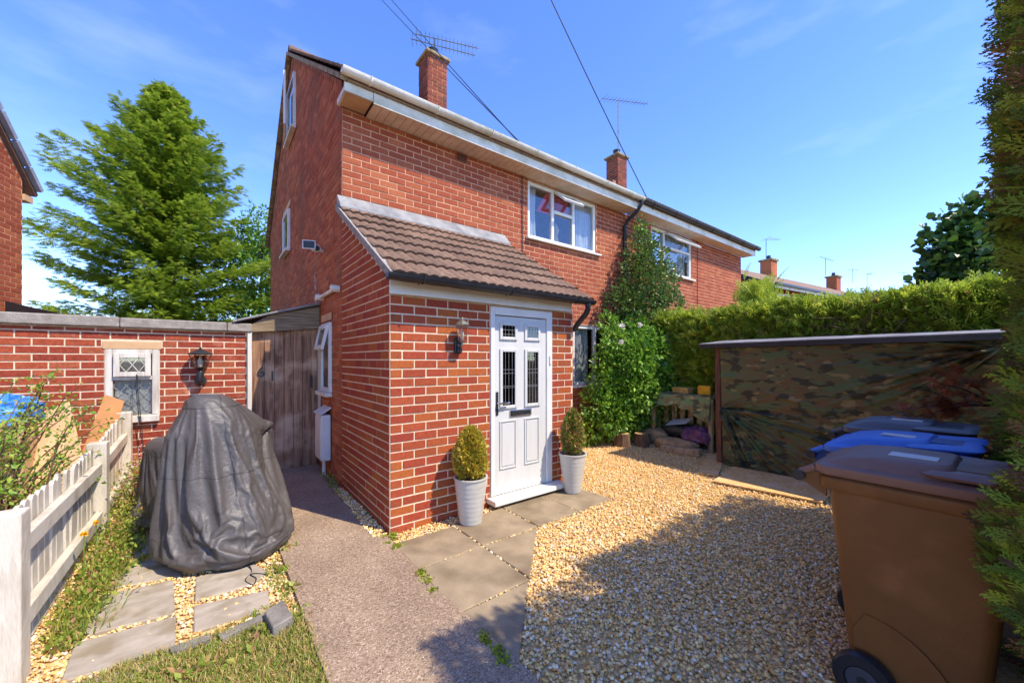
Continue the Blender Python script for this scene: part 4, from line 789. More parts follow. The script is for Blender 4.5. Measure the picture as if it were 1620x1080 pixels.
def motorcycle_cover(frames_):
    """settle a slightly oversized cloth bag over the bulk of a motorcycle (fairing, bars, tail box) and keep the settled surface"""
    def solid(LA, BA, LB):
        h = MB(); h.add(*hull((-1.12, .61), (.93, .36), LA, BA)); h.add(*hull((-1.40, 1.42), (-.52, .85), LB)); me = pymesh('bike', h.V, h.F, MAT['black']); q = bpy.data.objects.new('bike', me); COL.objects.link(q); rm = q.modifiers.new('r', 'REMESH'); rm.mode = 'VOXEL'; rm.voxel_size = .019
        dg = bpy.context.evaluated_depsgraph_get(); r = bpy.data.meshes.new_from_object(q.evaluated_get(dg)); q.modifiers.clear(); q.data = r; return q
    co = solid(COVER_CA, COVER_CBUMPS, COVER_CB); so_ = solid(COVER_A, COVER_BUMPS, COVER_B); me2 = so_.data; bpy.data.objects.remove(so_)
    co.modifiers.new('c', 'COLLISION'); co.collision.thickness_outer = .010; co.collision.cloth_friction = 8
    n = len(me2.vertices); V = np.empty(n * 3); Nn = np.empty(n * 3); me2.vertices.foreach_get('co', V); me2.vertices.foreach_get('normal', Nn); V = V.reshape(-1, 3); Nn = Nn.reshape(-1, 3); z = V[:, 2].copy()
    keep = z > .035; idx = -np.ones(n, int); idx[keep] = np.arange(keep.sum()); F = [tuple(idx[i] for i in p.vertices) for p in me2.polygons if all(keep[i] for i in p.vertices)]
    rl = V[:, :2] - np.array([-1.16, .66]); th = np.arctan2(rl[:, 1], rl[:, 0]); pl = np.sin(th * 9 + 1.2 * np.sin(z * 4) + .5) * .5 + np.sin(th * 16 + 2.2 * z) * .35 + np.sin(th * 27 - 3 * z + 1) * .15; k = np.clip((1.15 - z) / .5, 0, 1) * np.clip(z / .1, 0, 1)
    V = (V + Nn * (.012 * np.clip(z / .2, .3, 1) + .030 * pl * k)[:, None])[keep]; used = np.zeros(len(V), bool); used[[i for f in F for i in f]] = True; re = -np.ones(len(V), int); re[used] = np.arange(used.sum()); V = V[used]; F = [tuple(int(re[i]) for i in f) for f in F]
    m3 = pymesh('cover', V, F, MAT['nylon'], True); o = bpy.data.objects.new('cover', m3); COL.objects.link(o); vg = o.vertex_groups.new(name='hem'); vg.add([int(i) for i in np.where(V[:, 2] < .07)[0]], 1.0, 'ADD')
    cl = o.modifiers.new('cloth', 'CLOTH'); s = cl.settings; s.quality = 4; s.mass = .2; s.tension_stiffness = 40; s.compression_stiffness = 40; s.shear_stiffness = 12; s.bending_stiffness = .06; s.air_damping = 2; s.vertex_group_mass = 'hem'; s.shrink_min = -COVER_EXTRA
    cl.collision_settings.distance_min = .005; cl.collision_settings.collision_quality = 2; cl.point_cache.frame_start = 1; cl.point_cache.frame_end = frames_; sc.frame_start = 1; sc.frame_end = frames_
    for f in range(1, frames_ + 1): sc.frame_set(f)
    dg = bpy.context.evaluated_depsgraph_get(); out = np.empty(len(V) * 3); o.evaluated_get(dg).data.vertices.foreach_get('co', out); out = out.reshape(-1, 3).copy()
    for q in (o, co): bpy.data.objects.remove(q)
    sc.frame_set(1); return out, F
COVER_A = [(.0, .34, .40, 0, -.05), (.03, .38, .47, 0, -.06), (.12, .415, .50, 0, -.06), (.30, .425, .49, 0, -.05), (.5, .41, .45, 0, -.03), (.7, .39, .39, 0, 0), (.85, .375, .33, 0, .02), (.95, .345, .28, -.01, .03), (1.04, .28, .24, -.03, .04), (1.12, .21, .20, -.06, .04), (1.18, .15, .15, -.09, .04), (1.215, .10, .10, -.10, .04), (1.23, .03, .04, -.10, .04)]
COVER_BUMPS = [(0.0, .93, .24, .20, .055), (math.pi, .93, .06, .25, .07)]
COVER_CA = [(.0, .30, .36, 0, -.05), (.10, .36, .43, 0, -.05), (.30, .34, .40, 0, -.04), (.5, .27, .31, -.02, -.02), (.7, .24, .25, -.02, 0), (.85, .26, .22, -.02, .02), (.93, .27, .21, -.02, .03), (1.04, .20, .19, -.05, .04), (1.12, .165, .15, -.07, .04), (1.18, .13, .11, -.09, .04), (1.205, .09, .07, -.10, .04), (1.212, .02, .03, -.10, .04)]
COVER_CBUMPS = [(0.0, .93, .55, .22, .045), (math.pi, .93, .25, .25, .045)]
COVER_B = [(.0, .52, .24, 0, 0), (.04, .56, .27, 0, 0), (.14, .58, .30, 0, 0), (.3, .59, .30, 0, 0), (.5, .57, .28, .02, 0), (.64, .50, .25, .04, 0), (.72, .42, .21, .06, 0), (.77, .32, .16, .06, 0), (.80, .18, .10, .06, 0), (.81, .05, .03, .06, 0)]
COVER_CB = [(.0, .46, .2, 0, 0), (.14, .5, .24, 0, 0), (.3, .46, .20, 0, 0), (.5, .42, .15, .02, 0), (.64, .40, .16, .06, 0), (.70, .36, .17, .08, 0), (.75, .28, .13, .08, 0), (.765, .04, .02, .08, 0)]
COVER_EXTRA = .02
V, F = motorcycle_cover(26); cv = MB().add(V, F).build('cover', 'nylon', mc); cv.data.polygons.foreach_set('use_smooth', np.full(len(cv.data.polygons), True)); sb_ = cv.modifiers.new('sub', 'SUBSURF'); sb_.levels = 1; sb_.render_levels = 1
ck = np.array([GZ(385, 893) + [0, 0, .05], GZ(398, 905) + [0, 0, .012], GZ(388, 920) + [0, 0, .012], GZ(400, 927) + [0, 0, .012], GZ(405, 918) + [0, 0, .014], GZ(396, 912) + [0, 0, .018], GZ(410, 910) + [0, 0, .014], GZ(425, 912) + [0, 0, .012]])
def spline(K, n=8):
    P = []
    for i in range(len(K) - 1):
        p0, p1, p2, p3 = K[max(i - 1, 0)], K[i], K[i + 1], K[min(i + 2, len(K) - 1)]
        for s in np.linspace(0, 1, n, endpoint=False): P.append(.5 * (2 * p1 + (p2 - p0) * s + (2 * p0 - 5 * p1 + 4 * p2 - p3) * s * s + (3 * p1 - p0 - 3 * p2 + p3) * s ** 3))
    return P + [K[-1]]
MB().tube(spline(ck), .0042, 6).build('drawcord', 'black', mc, smooth=True)

# ================================================================== BOARDS AND LOOSE THINGS ON THE LEFT
def leaning(name, mat, lab, cat, P, th):
    P = [np.array(p, float) for p in P]; n = np.cross(P[1] - P[0], P[2] - P[0]); n = n / np.linalg.norm(n); tag(MB().prism(P, n * th).build(name, mat, None), lab, cat)
leaning('veneered_board', 'orange_board', 'orange-brown veneered board leaning behind the fence below the small window', 'board', [GY(2.35, 118, 745), GY(2.35, 163, 745), GY(2.66, 197, 635), GY(2.66, 166, 625)], .02)
leaning('plywood_sheet', 'tan_board', 'large pale tan sheet leaning on the outbuilding wall behind the shrub', 'board', [GY(2.1, 20, 800), GY(2.1, 150, 800), GY(2.62, 110, 636), GY(2.62, 60, 655)], .015)
bgm = M('blue_plastic', lin(40, 110, 200), lin(90, 160, 225), .45, 14)
def lump(name, mat, c, s, seed, n=20, amp=.18, rot=0):
    r_ = np.random.default_rng(seed); V = []; F = []; ph = r_.uniform(0, 6, 8)
    for i in range(n + 1):
        a = -math.pi / 2 + math.pi * i / n
        for j in range(2 * n):
            b = math.pi * j / n; d = np.array([math.cos(a) * math.cos(b), math.cos(a) * math.sin(b), math.sin(a)]); d = np.sign(d) * np.abs(d) ** .75
            k = 1 + amp * (math.sin(3 * b + ph[0] + 2 * a) * .4 + math.sin(7 * b + 5 * a + ph[1]) * .25 + math.sin(11 * a + 3 * b + ph[2]) * .2 + math.sin(17 * b - 6 * a + ph[3]) * .12)
            p = d * np.array(s) * k; V.append((c[0] + p[0] * math.cos(rot) - p[1] * math.sin(rot), c[1] + p[0] * math.sin(rot) + p[1] * math.cos(rot), c[2] + max(p[2], -s[2] * .8)))
    for i in range(n):
        for j in range(2 * n): F.append((i * 2 * n + j, i * 2 * n + (j + 1) % (2 * n), (i + 1) * 2 * n + (j + 1) % (2 * n), (i + 1) * 2 * n + j))
    return MB().add(V, F)
c = GY(2.2, 14, 652); o = lump('x', None, c, (.17, .14, .13), 3, amp=.45).build('blue_bag', bgm, None, smooth=True); tag(o, 'crumpled blue plastic bag on top of the boards at far left', 'bag')
bx_ = thing('storage_box', (c[0], c[1], 0), 'low box half hidden behind the shrub carrying the blue bag', 'box'); box('carcass', 'tan_board', bx_, c[0] - .3, c[0] + .12, c[1] - .15, c[1] + .2, -.05, c[2] - .10); box('lid', 'timber', bx_, c[0] - .32, c[0] + .14, c[1] - .17, c[1] + .22, c[2] - .099, c[2] - .08)
for i, (P_, hh) in enumerate((([(370, 990), (437, 962), (455, 955), (345, 1004)], .018), ([(268, 1034), (335, 1008), (338, 1016), (272, 1044)], .018))):
    q_ = [GZ(u, v) for u, v in ([(344, 1012), (440, 966), (443, 973), (352, 1020)] if i == 0 else [(268, 1032), (330, 1010), (336, 1018), (272, 1042)])]
    tag(sheet('edging_sett', [p[:2] for p in q_], .03, 'slate', None, .05, None), ['grey edging sett half buried beside the loose block', 'grey edging sett at the lawn edge left of the other'][i], 'sett', 'edging setts')
q_ = [GZ(u, v)[:2] for u, v in [(418, 985), (447, 965), (464, 992), (432, 1012)]]; tag(sheet('paving_block', q_, .068, 'slate', None, .065, None), 'loose grey stone block lying on the grass by the path', 'block').modifiers.new('bevel', 'BEVEL').width = .005

# ================================================================== PLANTERS
MAT['boxleaf'] = leafmat('box_leaf', [(0, lin(140, 136, 36)), (.4, lin(190, 176, 54)), (.75, lin(220, 200, 84)), (1, lin(176, 124, 56))], .35)
MAT['boxleaf2'] = leafmat('box_leaf_browning', [(0, lin(96, 130, 36)), (.45, lin(140, 158, 50)), (.6, lin(190, 160, 100)), (1, lin(170, 120, 76))], .25)
def cone_shrub(parent, c, z0, z1, r, mat, n, name='foliage', ls=.036, tip=.25):
    t = rng.random(n) ** .8; z = z0 + (z1 - z0) * t; R_ = r * np.interp(t, [0, .15, .35, .6, .85, 1], [.72, .95, 1, .86, .55, tip * .5]); a = rng.random(n) * 2 * math.pi; k = 1 - np.abs(rng.normal(0, .16, n)); k += .09 * np.sin(a * 5 + z * 22) + rng.normal(0, .05, n)
    P = np.stack([c[0] + R_ * k * np.cos(a), c[1] + R_ * k * np.sin(a), z], 1); D = np.stack([np.cos(a), np.sin(a), .5 + .6 * rng.random(n)], 1) + rng.normal(0, .6, (n, 3))
    scatter(name, T_LEAF, P, frames(D), ls * rng.uniform(.7, 1.3, n), mat, parent)
    MB().lathe([(r * .5, z0), (r * .75, z0 + (z1 - z0) * .3), (r * .5, z0 + (z1 - z0) * .65), (.01, z1 - .06)], (c[0], c[1], 0), 14).build('inner_twigs', 'bark', parent, smooth=True)
def planter(c, h, rb, rt, top, r, mat, lab, n):
    t = thing('potted_box_shrub', (c[0], c[1], 0), lab, 'potted plant', 'potted shrubs by the front door'); prof = [(rb * .96, 0), (rb, .008)]
    for i in range(1, 40):
        s = i / 40; prof.append((rb + (rt - rb) * s ** .9 + .0010 * (i % 2) * random.uniform(.3, 1.3), h * s))
    prof = [(r_ + (.0007 if (k // 2) % 2 else -.0004), z_) if 2 < k < 38 else (r_, z_) for k, (r_, z_) in enumerate(prof)]
    prof += [(rt + .006, h - .012), (rt + .006, h), (rt - .012, h), (rt - .02, h - .05)]
    MB().lathe(prof, (c[0], c[1], .018), 48).build('pot', 'pot', t, smooth=True); MB().lathe([(rt - .018, h - .06), (rt - .02, h - .035)], (c[0], c[1], .018), 20).build('soil', 'soil', t)
    MB().tube([(c[0], c[1], h - .03), (c[0], c[1], h + .2)], .012, 6).build('stem', 'bark', t); cone_shrub(t, c, h + .01, top, r, mat, n); return t
planter((.665, -.225), .42, .098, .15, .875, .135, 'boxleaf', 'white ribbed pot with full golden-green box cone left of the front door', 7000)
pt2 = planter((1.985, -.235), .44, .085, .152, .93, .115, 'boxleaf2', 'white ribbed pot with sparse browning box cone right of the front door', 3200)

# ================================================================== WHEELIE BINS
def wheelie(lab, col, col2, x0, yh, wd=.54, ln=.56, zr=.965, lidc=None, label=True, tilt=0):
    mt = M('bin_' + lab.split()[0], col, col2, .48, 2.5, bump=.12, bscale=160, rvar=.08, c3=tuple(min(1, x * 1.12 + .004) for x in col), s3=5); lm = M('bin_lid_' + lab.split()[0], lidc[0], lidc[1], .5, 2.5, bump=.12, bscale=160)
    t = thing('wheelie_bin', (x0 + wd / 2, yh - ln / 2 - .08, 0), lab, 'bin', 'wheelie bins'); y1 = yh - .09; y0 = y1 - ln; x1 = x0 + wd
    b = .035; m = MB(); V = []; F = []; n = 0
    def ring(xa, xb, ya, yb, z, r):
        P = []
        for cx_, cy_, a0 in ((xb - r, yb - r, 0), (xa + r, yb - r, 90), (xa + r, ya + r, 180), (xb - r, ya + r, 270)):
            for k in range(5): a = rad(a0 + k * 22.5); P.append((cx_ + r * math.cos(a), cy_ + r * math.sin(a), z))
        return P
    def loft(rs):
        V = [p for r in rs for p in r]; n = len(rs[0]); F = [(i * n + j, i * n + (j + 1) % n, (i + 1) * n + (j + 1) % n, (i + 1) * n + j) for i in range(len(rs) - 1) for j in range(n)]
        return V, F + [tuple(range(n))[::-1], tuple(range((len(rs) - 1) * n, len(rs) * n))]
    g = lambda s: (x0 + .05 * (1 - s), x1 - .05 * (1 - s), y0 + .075 * (1 - s), y1 - .02 - .075 * (1 - s))
    rs = [ring(*g(s), .03 + .87 * s, .05) for s in np.linspace(0, 1, 6)] + [ring(x0 - .004, x1 + .004, y0 - .01, y1 + .005, .90, .05), ring(x0 - .012, x1 + .012, y0 - .02, y1 + .012, .912, .05), ring(x0 - .012, x1 + .012, y0 - .02, y1 + .012, zr - .012, .05), ring(x0, x1, y0, y1, zr, .05)]
    V, F = loft(rs); MB().add(V, F).build('body', mt, t, smooth=True)
    for xx in (x0 - .006, x1 + .006): MB().prism([(xx - .006, y0 + .015, .91), (xx - .006, y0 + .10, .91), (xx - .006, y0 + .075, .80), (xx - .006, y0 + .05, .80)], (.014, 0, 0)).build('lift_comb_rib', mt, t)
    # raised wheel arch bulge on each side
    for s, xx in ((-1, x0), (1, x1)):
        P = [(xx + s * -.012, y1 - .10 + .30 * math.cos(a) - .05, .02 + .36 * math.sin(a)) for a in np.linspace(math.pi * .98, math.pi * .5, 10)] + [(xx - s * .012, y1 - .11, .30), (xx - s * .03, y1 - .12, .06)]
        MB().prism([(p[0] - s * .03, min(p[1], y1 - .1), p[2]) for p in P], (s * .018, 0, 0)).build('wheel_arch', mt, t)
    for xx, s in ((x0 + .015, -1), (x1 - .015, 1)):
        cy_, cz_ = y1 - .15, .11; prof = [(.055, -.03), (.10, -.028), (.108, -.015), (.108, .015), (.10, .028), (.062, .030), (.060, .022), (.02, .022), (.018, .03), (.001, .031)]; n = 28; V = [(xx + s * (z + .02), cy_ + r * math.cos(a), cz_ + r * math.sin(a)) for r, z in prof for a in np.arange(n) * 2 * math.pi / n]
        F = [(i * n + j, i * n + (j + 1) % n, (i + 1) * n + (j + 1) % n, (i + 1) * n + j) for i in range(len(prof) - 1) for j in range(n)] + [tuple(range(n))]
        wh = MB().add(V, F).build('wheel', 'black', t, smooth=True); MB().tube([(xx + s * .0445, cy_, cz_), (xx + s * .048, cy_, cz_)], .056, 24).build('wheel_cap', M('wheel_cap', lin(72, 76, 84), None, .4, 4) if 'wheel_cap' not in bpy.data.materials else bpy.data.materials['wheel_cap'], wh)
    MB().tube([(x0 + .02, y1 - .15, .11), (x1 - .02, y1 - .15, .11)], .012, 8).build('axle', 'metal', t)
    # handle and hinge at the back
    m = MB().tube([(x0 + .03, yh, zr - .03), (x1 - .03, yh, zr - .03)], .019, 10)
    for xx in (x0 + .05, x0 + wd * .35, x0 + wd * .65, x1 - .05): m.prism([(xx - .008, y1 - .01, zr - .11), (xx - .008, y1 - .01, zr + .005), (xx - .008, yh + .005, zr - .015), (xx - .008, yh + .005, zr - .05)], (.016, 0, 0))
    m.build('handle', mt, t, smooth=True); MB().tube([(x0 + .005, yh, zr - .03), (x0 + .03, yh, zr - .03)], .024, 12).build('hinge_pin', 'black', t)
    # lid: rim, sloped dome, front grip flap
    tz = lambda y: tilt * (y1 - y) / ln
    def lr(xa, xb, ya, yb, z, r): return [(p[0], p[1], p[2] + tz(p[1])) for p in ring(xa, xb, ya, yb, z, r)]
    V, F = loft([lr(x0 - .008, x1 + .008, y0 - .015, y1 + .02, zr + .003, .05), lr(x0 - .012, x1 + .012, y0 - .02, y1 + .03, zr + .012, .05), lr(x0 - .01, x1 + .01, y0 - .015, y1 + .03, zr + .04, .05), lr(x0 + .02, x1 - .02, y0 + .0, y1 + .02, zr + .052, .05)]); ld = MB().add(V, F).build('lid', lm, t, smooth=True)
    V, F = loft([lr(x0 + .025, x1 - .025, y0 + .13, y1 + .015, zr + .05, .04), lr(x0 + .055, x1 - .055, y0 + .15, y1 - .06, zr + .085, .05), lr(x0 + .10, x1 - .10, y0 + .16, y1 - .16, zr + .102, .05), lr(x0 + .12, x1 - .12, y0 + .17, y1 - .20, zr + .104, .04)]); MB().add(V, F).build('dome', lm, ld, smooth=True)
    V, F = loft([lr(x0 + .02, x1 - .02, y0 - .03, y0 + .24, zr + .062, .05), lr(x0 + .015, x1 - .015, y0 - .035, y0 + .25, zr + .072, .05), lr(x0 + .05, x1 - .05, y0 - .02, y0 + .24, zr + .086, .05)]); MB().add(V, F).build('grip_flap', lm, ld, smooth=True)
    for xx in (x0 + .04, x1 - .04): MB().tube([(xx, y1 + .03, zr + .02), (xx, yh, zr - .015)], .016, 8).build('lid_arm', lm, ld, smooth=True)
    if label:
        zz = zr + .106 + tz(y0 + .27); MB().obox((x0 + .20, y0 + .28, zz), (.05, 0, 0), (0, .075, 0), (0, 0, .0008)).build('sticker', 'white', ld)
        zz = zr + .088 + tz(y0 + .1); MB().obox((x0 + .22, y0 + .11, zz), (.10, 0, 0), (0, .085, 0), (0, 0, .0012)).build('embossed_panel', mt, ld)
    return t
wheelie('brown wheelie bin nearest the camera beside the tall hedge', lin(124, 84, 44), lin(110, 74, 38), 1.06, -2.60, lidc=(lin(138, 106, 88), lin(126, 94, 78)))
wheelie('blue-lidded wheelie bin between the brown and black bins', lin(30, 66, 130), lin(24, 54, 110), 1.74, -2.47, zr=.94, lidc=(lin(74, 126, 206), lin(60, 108, 190)), tilt=.03)
wheelie('black-lidded wheelie bin farthest from the camera by the tarpaulin', lin(44, 46, 50), lin(36, 38, 42), 2.40, -2.42, zr=.975, lidc=(lin(100, 102, 104), lin(82, 84, 86)))

# ================================================================== TARPAULIN SHED
def camo(name, dark=1.0, rough=.6):
    m, nt, b, L = newmat(name); g = N(nt, 'ShaderNodeNewGeometry'); b.inputs['Roughness'].default_value = rough; b.inputs['Specular IOR Level'].default_value = .22
    mp = N(nt, 'ShaderNodeMapping'); mp.inputs['Scale'].default_value = (1, 1, 2.1); L(g.outputs['Position'], mp.inputs[0]); cur = None
    for i, (sc_n, cA, lo) in enumerate(((3.0, lin(92, 92, 62), 0), (5.5, lin(100, 84, 56), .52), (5.0, lin(58, 60, 46), .53), (6.5, lin(128, 118, 80), .60), (4.5, lin(82, 100, 66), .56))):
        if i == 0: cur = N(nt, 'ShaderNodeRGB'); cur.outputs[0].default_value = (*[x * dark for x in cA], 1); cur = cur.outputs[0]; continue
        n = N(nt, 'ShaderNodeTexNoise', noise_dimensions='4D'); n.inputs['W'].default_value = i * 7.3; n.inputs['Scale'].default_value = sc_n; n.inputs['Detail'].default_value = 2; L(mp.outputs[0], n.inputs['Vector'])
        r = ramp(nt, [(lo, (0, 0, 0)), (lo + .045, (1, 1, 1))]); L(n.outputs['Fac'], r.inputs[0]); x = N(nt, 'ShaderNodeMix', data_type='RGBA'); L(r.outputs[0], x.inputs['Factor']); L(cur, x.inputs['A']); x.inputs['B'].default_value = (*[q * dark for q in cA], 1); cur = x.outputs['Result']
    L(cur, b.inputs['Base Color']); n = N(nt, 'ShaderNodeTexNoise'); n.inputs['Scale'].default_value = 26; n.inputs['Detail'].default_value = 5; L(mp.outputs[0], n.inputs['Vector']); bp = N(nt, 'ShaderNodeBump'); bp.inputs['Strength'].default_value = .6; bp.inputs['Distance'].default_value = .02; L(n.outputs['Fac'], bp.inputs['Height']); L(bp.outputs[0], b.inputs['Normal']); return m
MAT['camo'] = camo('camouflage_tarpaulin'); MAT['camo2'] = camo('faded_camouflage', 2.1, .7)
sh = thing('tarpaulin_shed', (4.8, -1.8, 0), 'low store with black felt roof and a camouflage tarpaulin stretched over its front', 'shed')
RX = 4.33
MB().prism([(RX, -.48, 1.71), (5.25, -.46, 1.79), (5.25, -3.3, 1.80), (RX, -3.3, 1.73)], (0, 0, .012)).build('roof_felt', M('roof_felt', lin(150, 150, 152), lin(110, 110, 114), .6, 5, bump=.4), sh)
MB().prism([(RX + .004, -.484, 1.655), (RX + .004, -3.296, 1.675), (RX + .004, -3.296, 1.729), (RX + .004, -.484, 1.709)], (.03, 0, 0)).build('roof_edge', 'black', sh)
nu, nv = 260, 170; U, Vv = np.meshgrid(np.linspace(0, 1, nu), np.linspace(0, 1, nv)); Yt = -.74 - 2.5 * U; zb_ = .015 + .02 * U; Zt = zb_ + (1.655 + .02 * U - zb_) * Vv; Xt = 4.50 - .10 * Vv + .06 * U * (1 - Vv)
Dd = np.zeros_like(Xt)
def fan(y0, z0, a0, a1, k, am, reach):   # creases running out from a tie point
    global Dd
    dy, dz = (y0 - Yt), (Zt - z0)
    for i in range(k):
        a = rad(rng.uniform(a0, a1)); s = dy * math.cos(a) + dz * math.sin(a); q = -dy * math.sin(a) + dz * math.cos(a) + .02 * np.sin(s * 6 + i); ln = reach * rng.uniform(.35, 1.2); w_ = .006 + .013 * np.clip(s, 0, 2); Dd += am * rng.uniform(.4, 1.2) * rng.choice([1, 1, -.7]) * np.exp(-(q / w_) ** 2) * np.clip(s / .08, 0, 1) * np.exp(-np.clip(s / ln, 0, 9) ** 2)
fan(-.75, .84, -80, 4, 44, .052, 1.3); fan(-.75, .84, 4, 30, 5, .035, .5); fan(-3.15, 1.6, 165, 235, 26, .055, .9); fan(-.76, .05, 0, 50, 8, .014, .7); fan(-.75, 1.62, -40, -2, 8, .014, 1.2)
for k in range(26):
    y0, z0 = -.8 - 2.3 * rng.random(), .2 + 1.3 * rng.random(); an = rng.normal(0, .25); le = rng.uniform(.1, .35); wd = rng.uniform(.012, .03); p = (Yt - y0) * math.cos(an) + (Zt - z0) * math.sin(an); q_ = -(Yt - y0) * math.sin(an) + (Zt - z0) * math.cos(an); Dd += rng.uniform(.006, .016) * np.exp(-(p / le) ** 2 - (q_ / wd) ** 2)
Xt = Xt - Dd; Vt = np.stack([Xt, Yt, Zt], 2).reshape(-1, 3); Ft = [(j * nu + i + 1, j * nu + i, (j + 1) * nu + i, (j + 1) * nu + i + 1) for j in range(nv - 1) for i in range(nu - 1)]
tp = MB().add(Vt, Ft).build('tarpaulin', 'camo', sh); tp.data.polygons.foreach_set('use_smooth', np.full(len(tp.data.polygons), True)); sm_ = tp.modifiers.new('thick', 'SOLIDIFY'); sm_.thickness = .004
MB().prism([(4.50, -.645, 0), (4.57, -.645, 0), (4.57, -.715, 0), (4.50, -.715, 0)], (-.06, 0, 1.67)).build('corner_post', 'redpost', sh, bevel=.008)
for y in (-1.9, -3.2): box('post', 'redpost', sh, 4.68, 4.75, y - .035, y + .035, 0, 1.66)
for y in (-.62, -1.9, -3.2): box('rear_post', 'redpost', sh, 5.12, 5.19, y - .035, y + .035, 0, 1.74)
box('back_sheet', 'black', sh, 5.2, 5.215, -3.28, -.5, 0, 1.7)
def lying(name, mat, lab, P, z0, z1): 
    q_ = [GZ(u, v, z0) for u, v in P]; tag(sheet(name, [p[:2] for p in q_], z1, mat, None, z1 - z0, None), lab, 'board', 'loose boards on the gravel')
lying('osb_board', 'osb', 'long strand board lying on the gravel below the tarpaulin', [(1128, 762), (1160, 739), (1330, 770), (1300, 796)], .03, .045)
lying('osb_board', 'osb', 'short strand board lying at the corner of the tarpaulin', [(1104, 749), (1120, 717), (1147, 722), (1136, 753)], .025, .04)

# ================================================================== LOG STORE, SACKS, STUMPS
ls_ = thing('pallet_store', (5.2, .3, 0), 'low pallet store draped with a faded camouflage sheet beside the tarpaulin shed', 'store')
for y in (.93, .68, -.32): box('upright', 'timber', ls_, 5.00, 5.06, y - .03, y + .03, 0, .86, .004)
for y in np.linspace(.9, -.3, 9): box('back_slat', 'timber', ls_, 5.30, 5.32, y - .045, y + .045, .05, .84, .003)
for x in (5.03, 5.15, 5.27): box('top_slat', 'timber', ls_, x - .05, x + .05, -.35, .97, .86, .88, .003)
box('base', 'timber', ls_, 5.0, 5.32, -.3, .95, 0.0, .06)
nu, nv = 60, 40; V = []; F = []
for j in range(nv + 1):
    for i in range(nu + 1):
        u = i / nu; y = .985 - 1.33 * u; s = j / nv
        if s < .45: x = 5.36 - .40 * s / .45; z = .905 + .012 * math.sin(u * 23) + .012 * math.sin(x * 40 + u * 9)
        else:
            q_ = (s - .45) / .55; drop = .40 - .22 * math.sin(math.pi * min(max((u - .12) / .8, 0), 1)) ** .8 + .015 * math.sin(u * 31); x = 4.955 - .03 * math.sin(u * 38 + 2 * q_) * q_ - .02 * q_; z = .905 - drop * q_ + .01 * math.sin(u * 23) * (1 - q_)
        V.append((x, y, z))
for j in range(nv):
    for i in range(nu): F.append((j * (nu + 1) + i, j * (nu + 1) + i + 1, (j + 1) * (nu + 1) + i + 1, (j + 1) * (nu + 1) + i))
so_ = MB().add(V, F).build('camouflage_sheet', 'camo2', ls_); so_.data.polygons.foreach_set('use_smooth', np.full(len(so_.data.polygons), True)); so_.modifiers.new('thick', 'SOLIDIFY').thickness = .006
MAT['yblock'] = M('buff_block', lin(196, 160, 96), lin(160, 122, 62), .85, 8, bump=.4); MAT['yblock2'] = M('yellow_block', lin(214, 160, 40), lin(176, 126, 30), .8, 8, bump=.3)
for i, (ya, yb, h, mt, lb, rz) in enumerate(((.86, .60, .09, 'yblock', 'buff block at the left end on top of the pallet store', .1), (.36, .06, .10, 'yblock', 'pale block in the middle on top of the pallet store', -.2), (-.08, -.27, .15, 'yblock2', 'yellow block at the right end on top of the pallet store', .15))):
    c = np.array([5.14, (ya + yb) / 2, .925 + h / 2]); tag(MB().obox(c, (.07, .07 * rz, 0), (-abs(ya - yb) / 2 * rz, abs(ya - yb) / 2, 0), (0, 0, h / 2)).build('stone_block', mt, None, bevel=.012), lb, 'block', 'blocks weighing down the sheet')
bgk = M('black_bag', (.02, .022, .022), (.035, .035, .035), .35, 6); pur = M('purple_bag', lin(120, 80, 112), lin(90, 58, 88), .3, 8); wht = M('print_panel', lin(206, 208, 210), lin(176, 180, 184), .4, 22)
cb = thing('compost_bag', (5.12, .2, .06), 'black compost sack with white printed panel inside the pallet store', 'bag')
lump('x', None, (5.14, .22, .30), (.16, .33, .10), 4, amp=.12, rot=.1).build('sack', bgk, cb, smooth=True); 
pz_ = np.array([[5.04, .44, .34], [5.02, .06, .42], [5.22, .04, .50], [5.24, .42, .42]]) + [-.045, 0, .02]; MB().prism(pz_, (-.004, 0, .006)).build('printed_panel', wht, cb)
tag(lump('x', None, (5.02, -.12, .26), (.17, .2, .13), 8, amp=.3).build('plastic_bag', pur, None, smooth=True), 'crumpled purple plastic bag at the right of the pallet store', 'bag')
tag(lump('x', None, (5.0, .62, .15), (.16, .24, .13), 12, amp=.14).build('sack', 'hull', None, smooth=True), 'brown sack slumped at the left inside the pallet store', 'sack', 'brown sacks')
tag(lump('x', None, (4.84, .18, .10), (.15, .36, .10), 14, amp=.14).build('sack', 'hull', None, smooth=True), 'long brown sack lying in front of the pallet store', 'sack', 'brown sacks')
tag(MB().beam((4.62, .28, .06), (4.70, -.32, .07), .15, .11).build('timber_baulk', 'timber', None, bevel=.02), 'weathered timber baulk lying in front of the sacks', 'timber'); tag(MB().beam((4.80, .95, .03), (4.72, .5, .03), .09, .05).build('timber_offcut', 'timber', None, bevel=.01), 'short timber offcut on the gravel left of the sacks', 'timber')
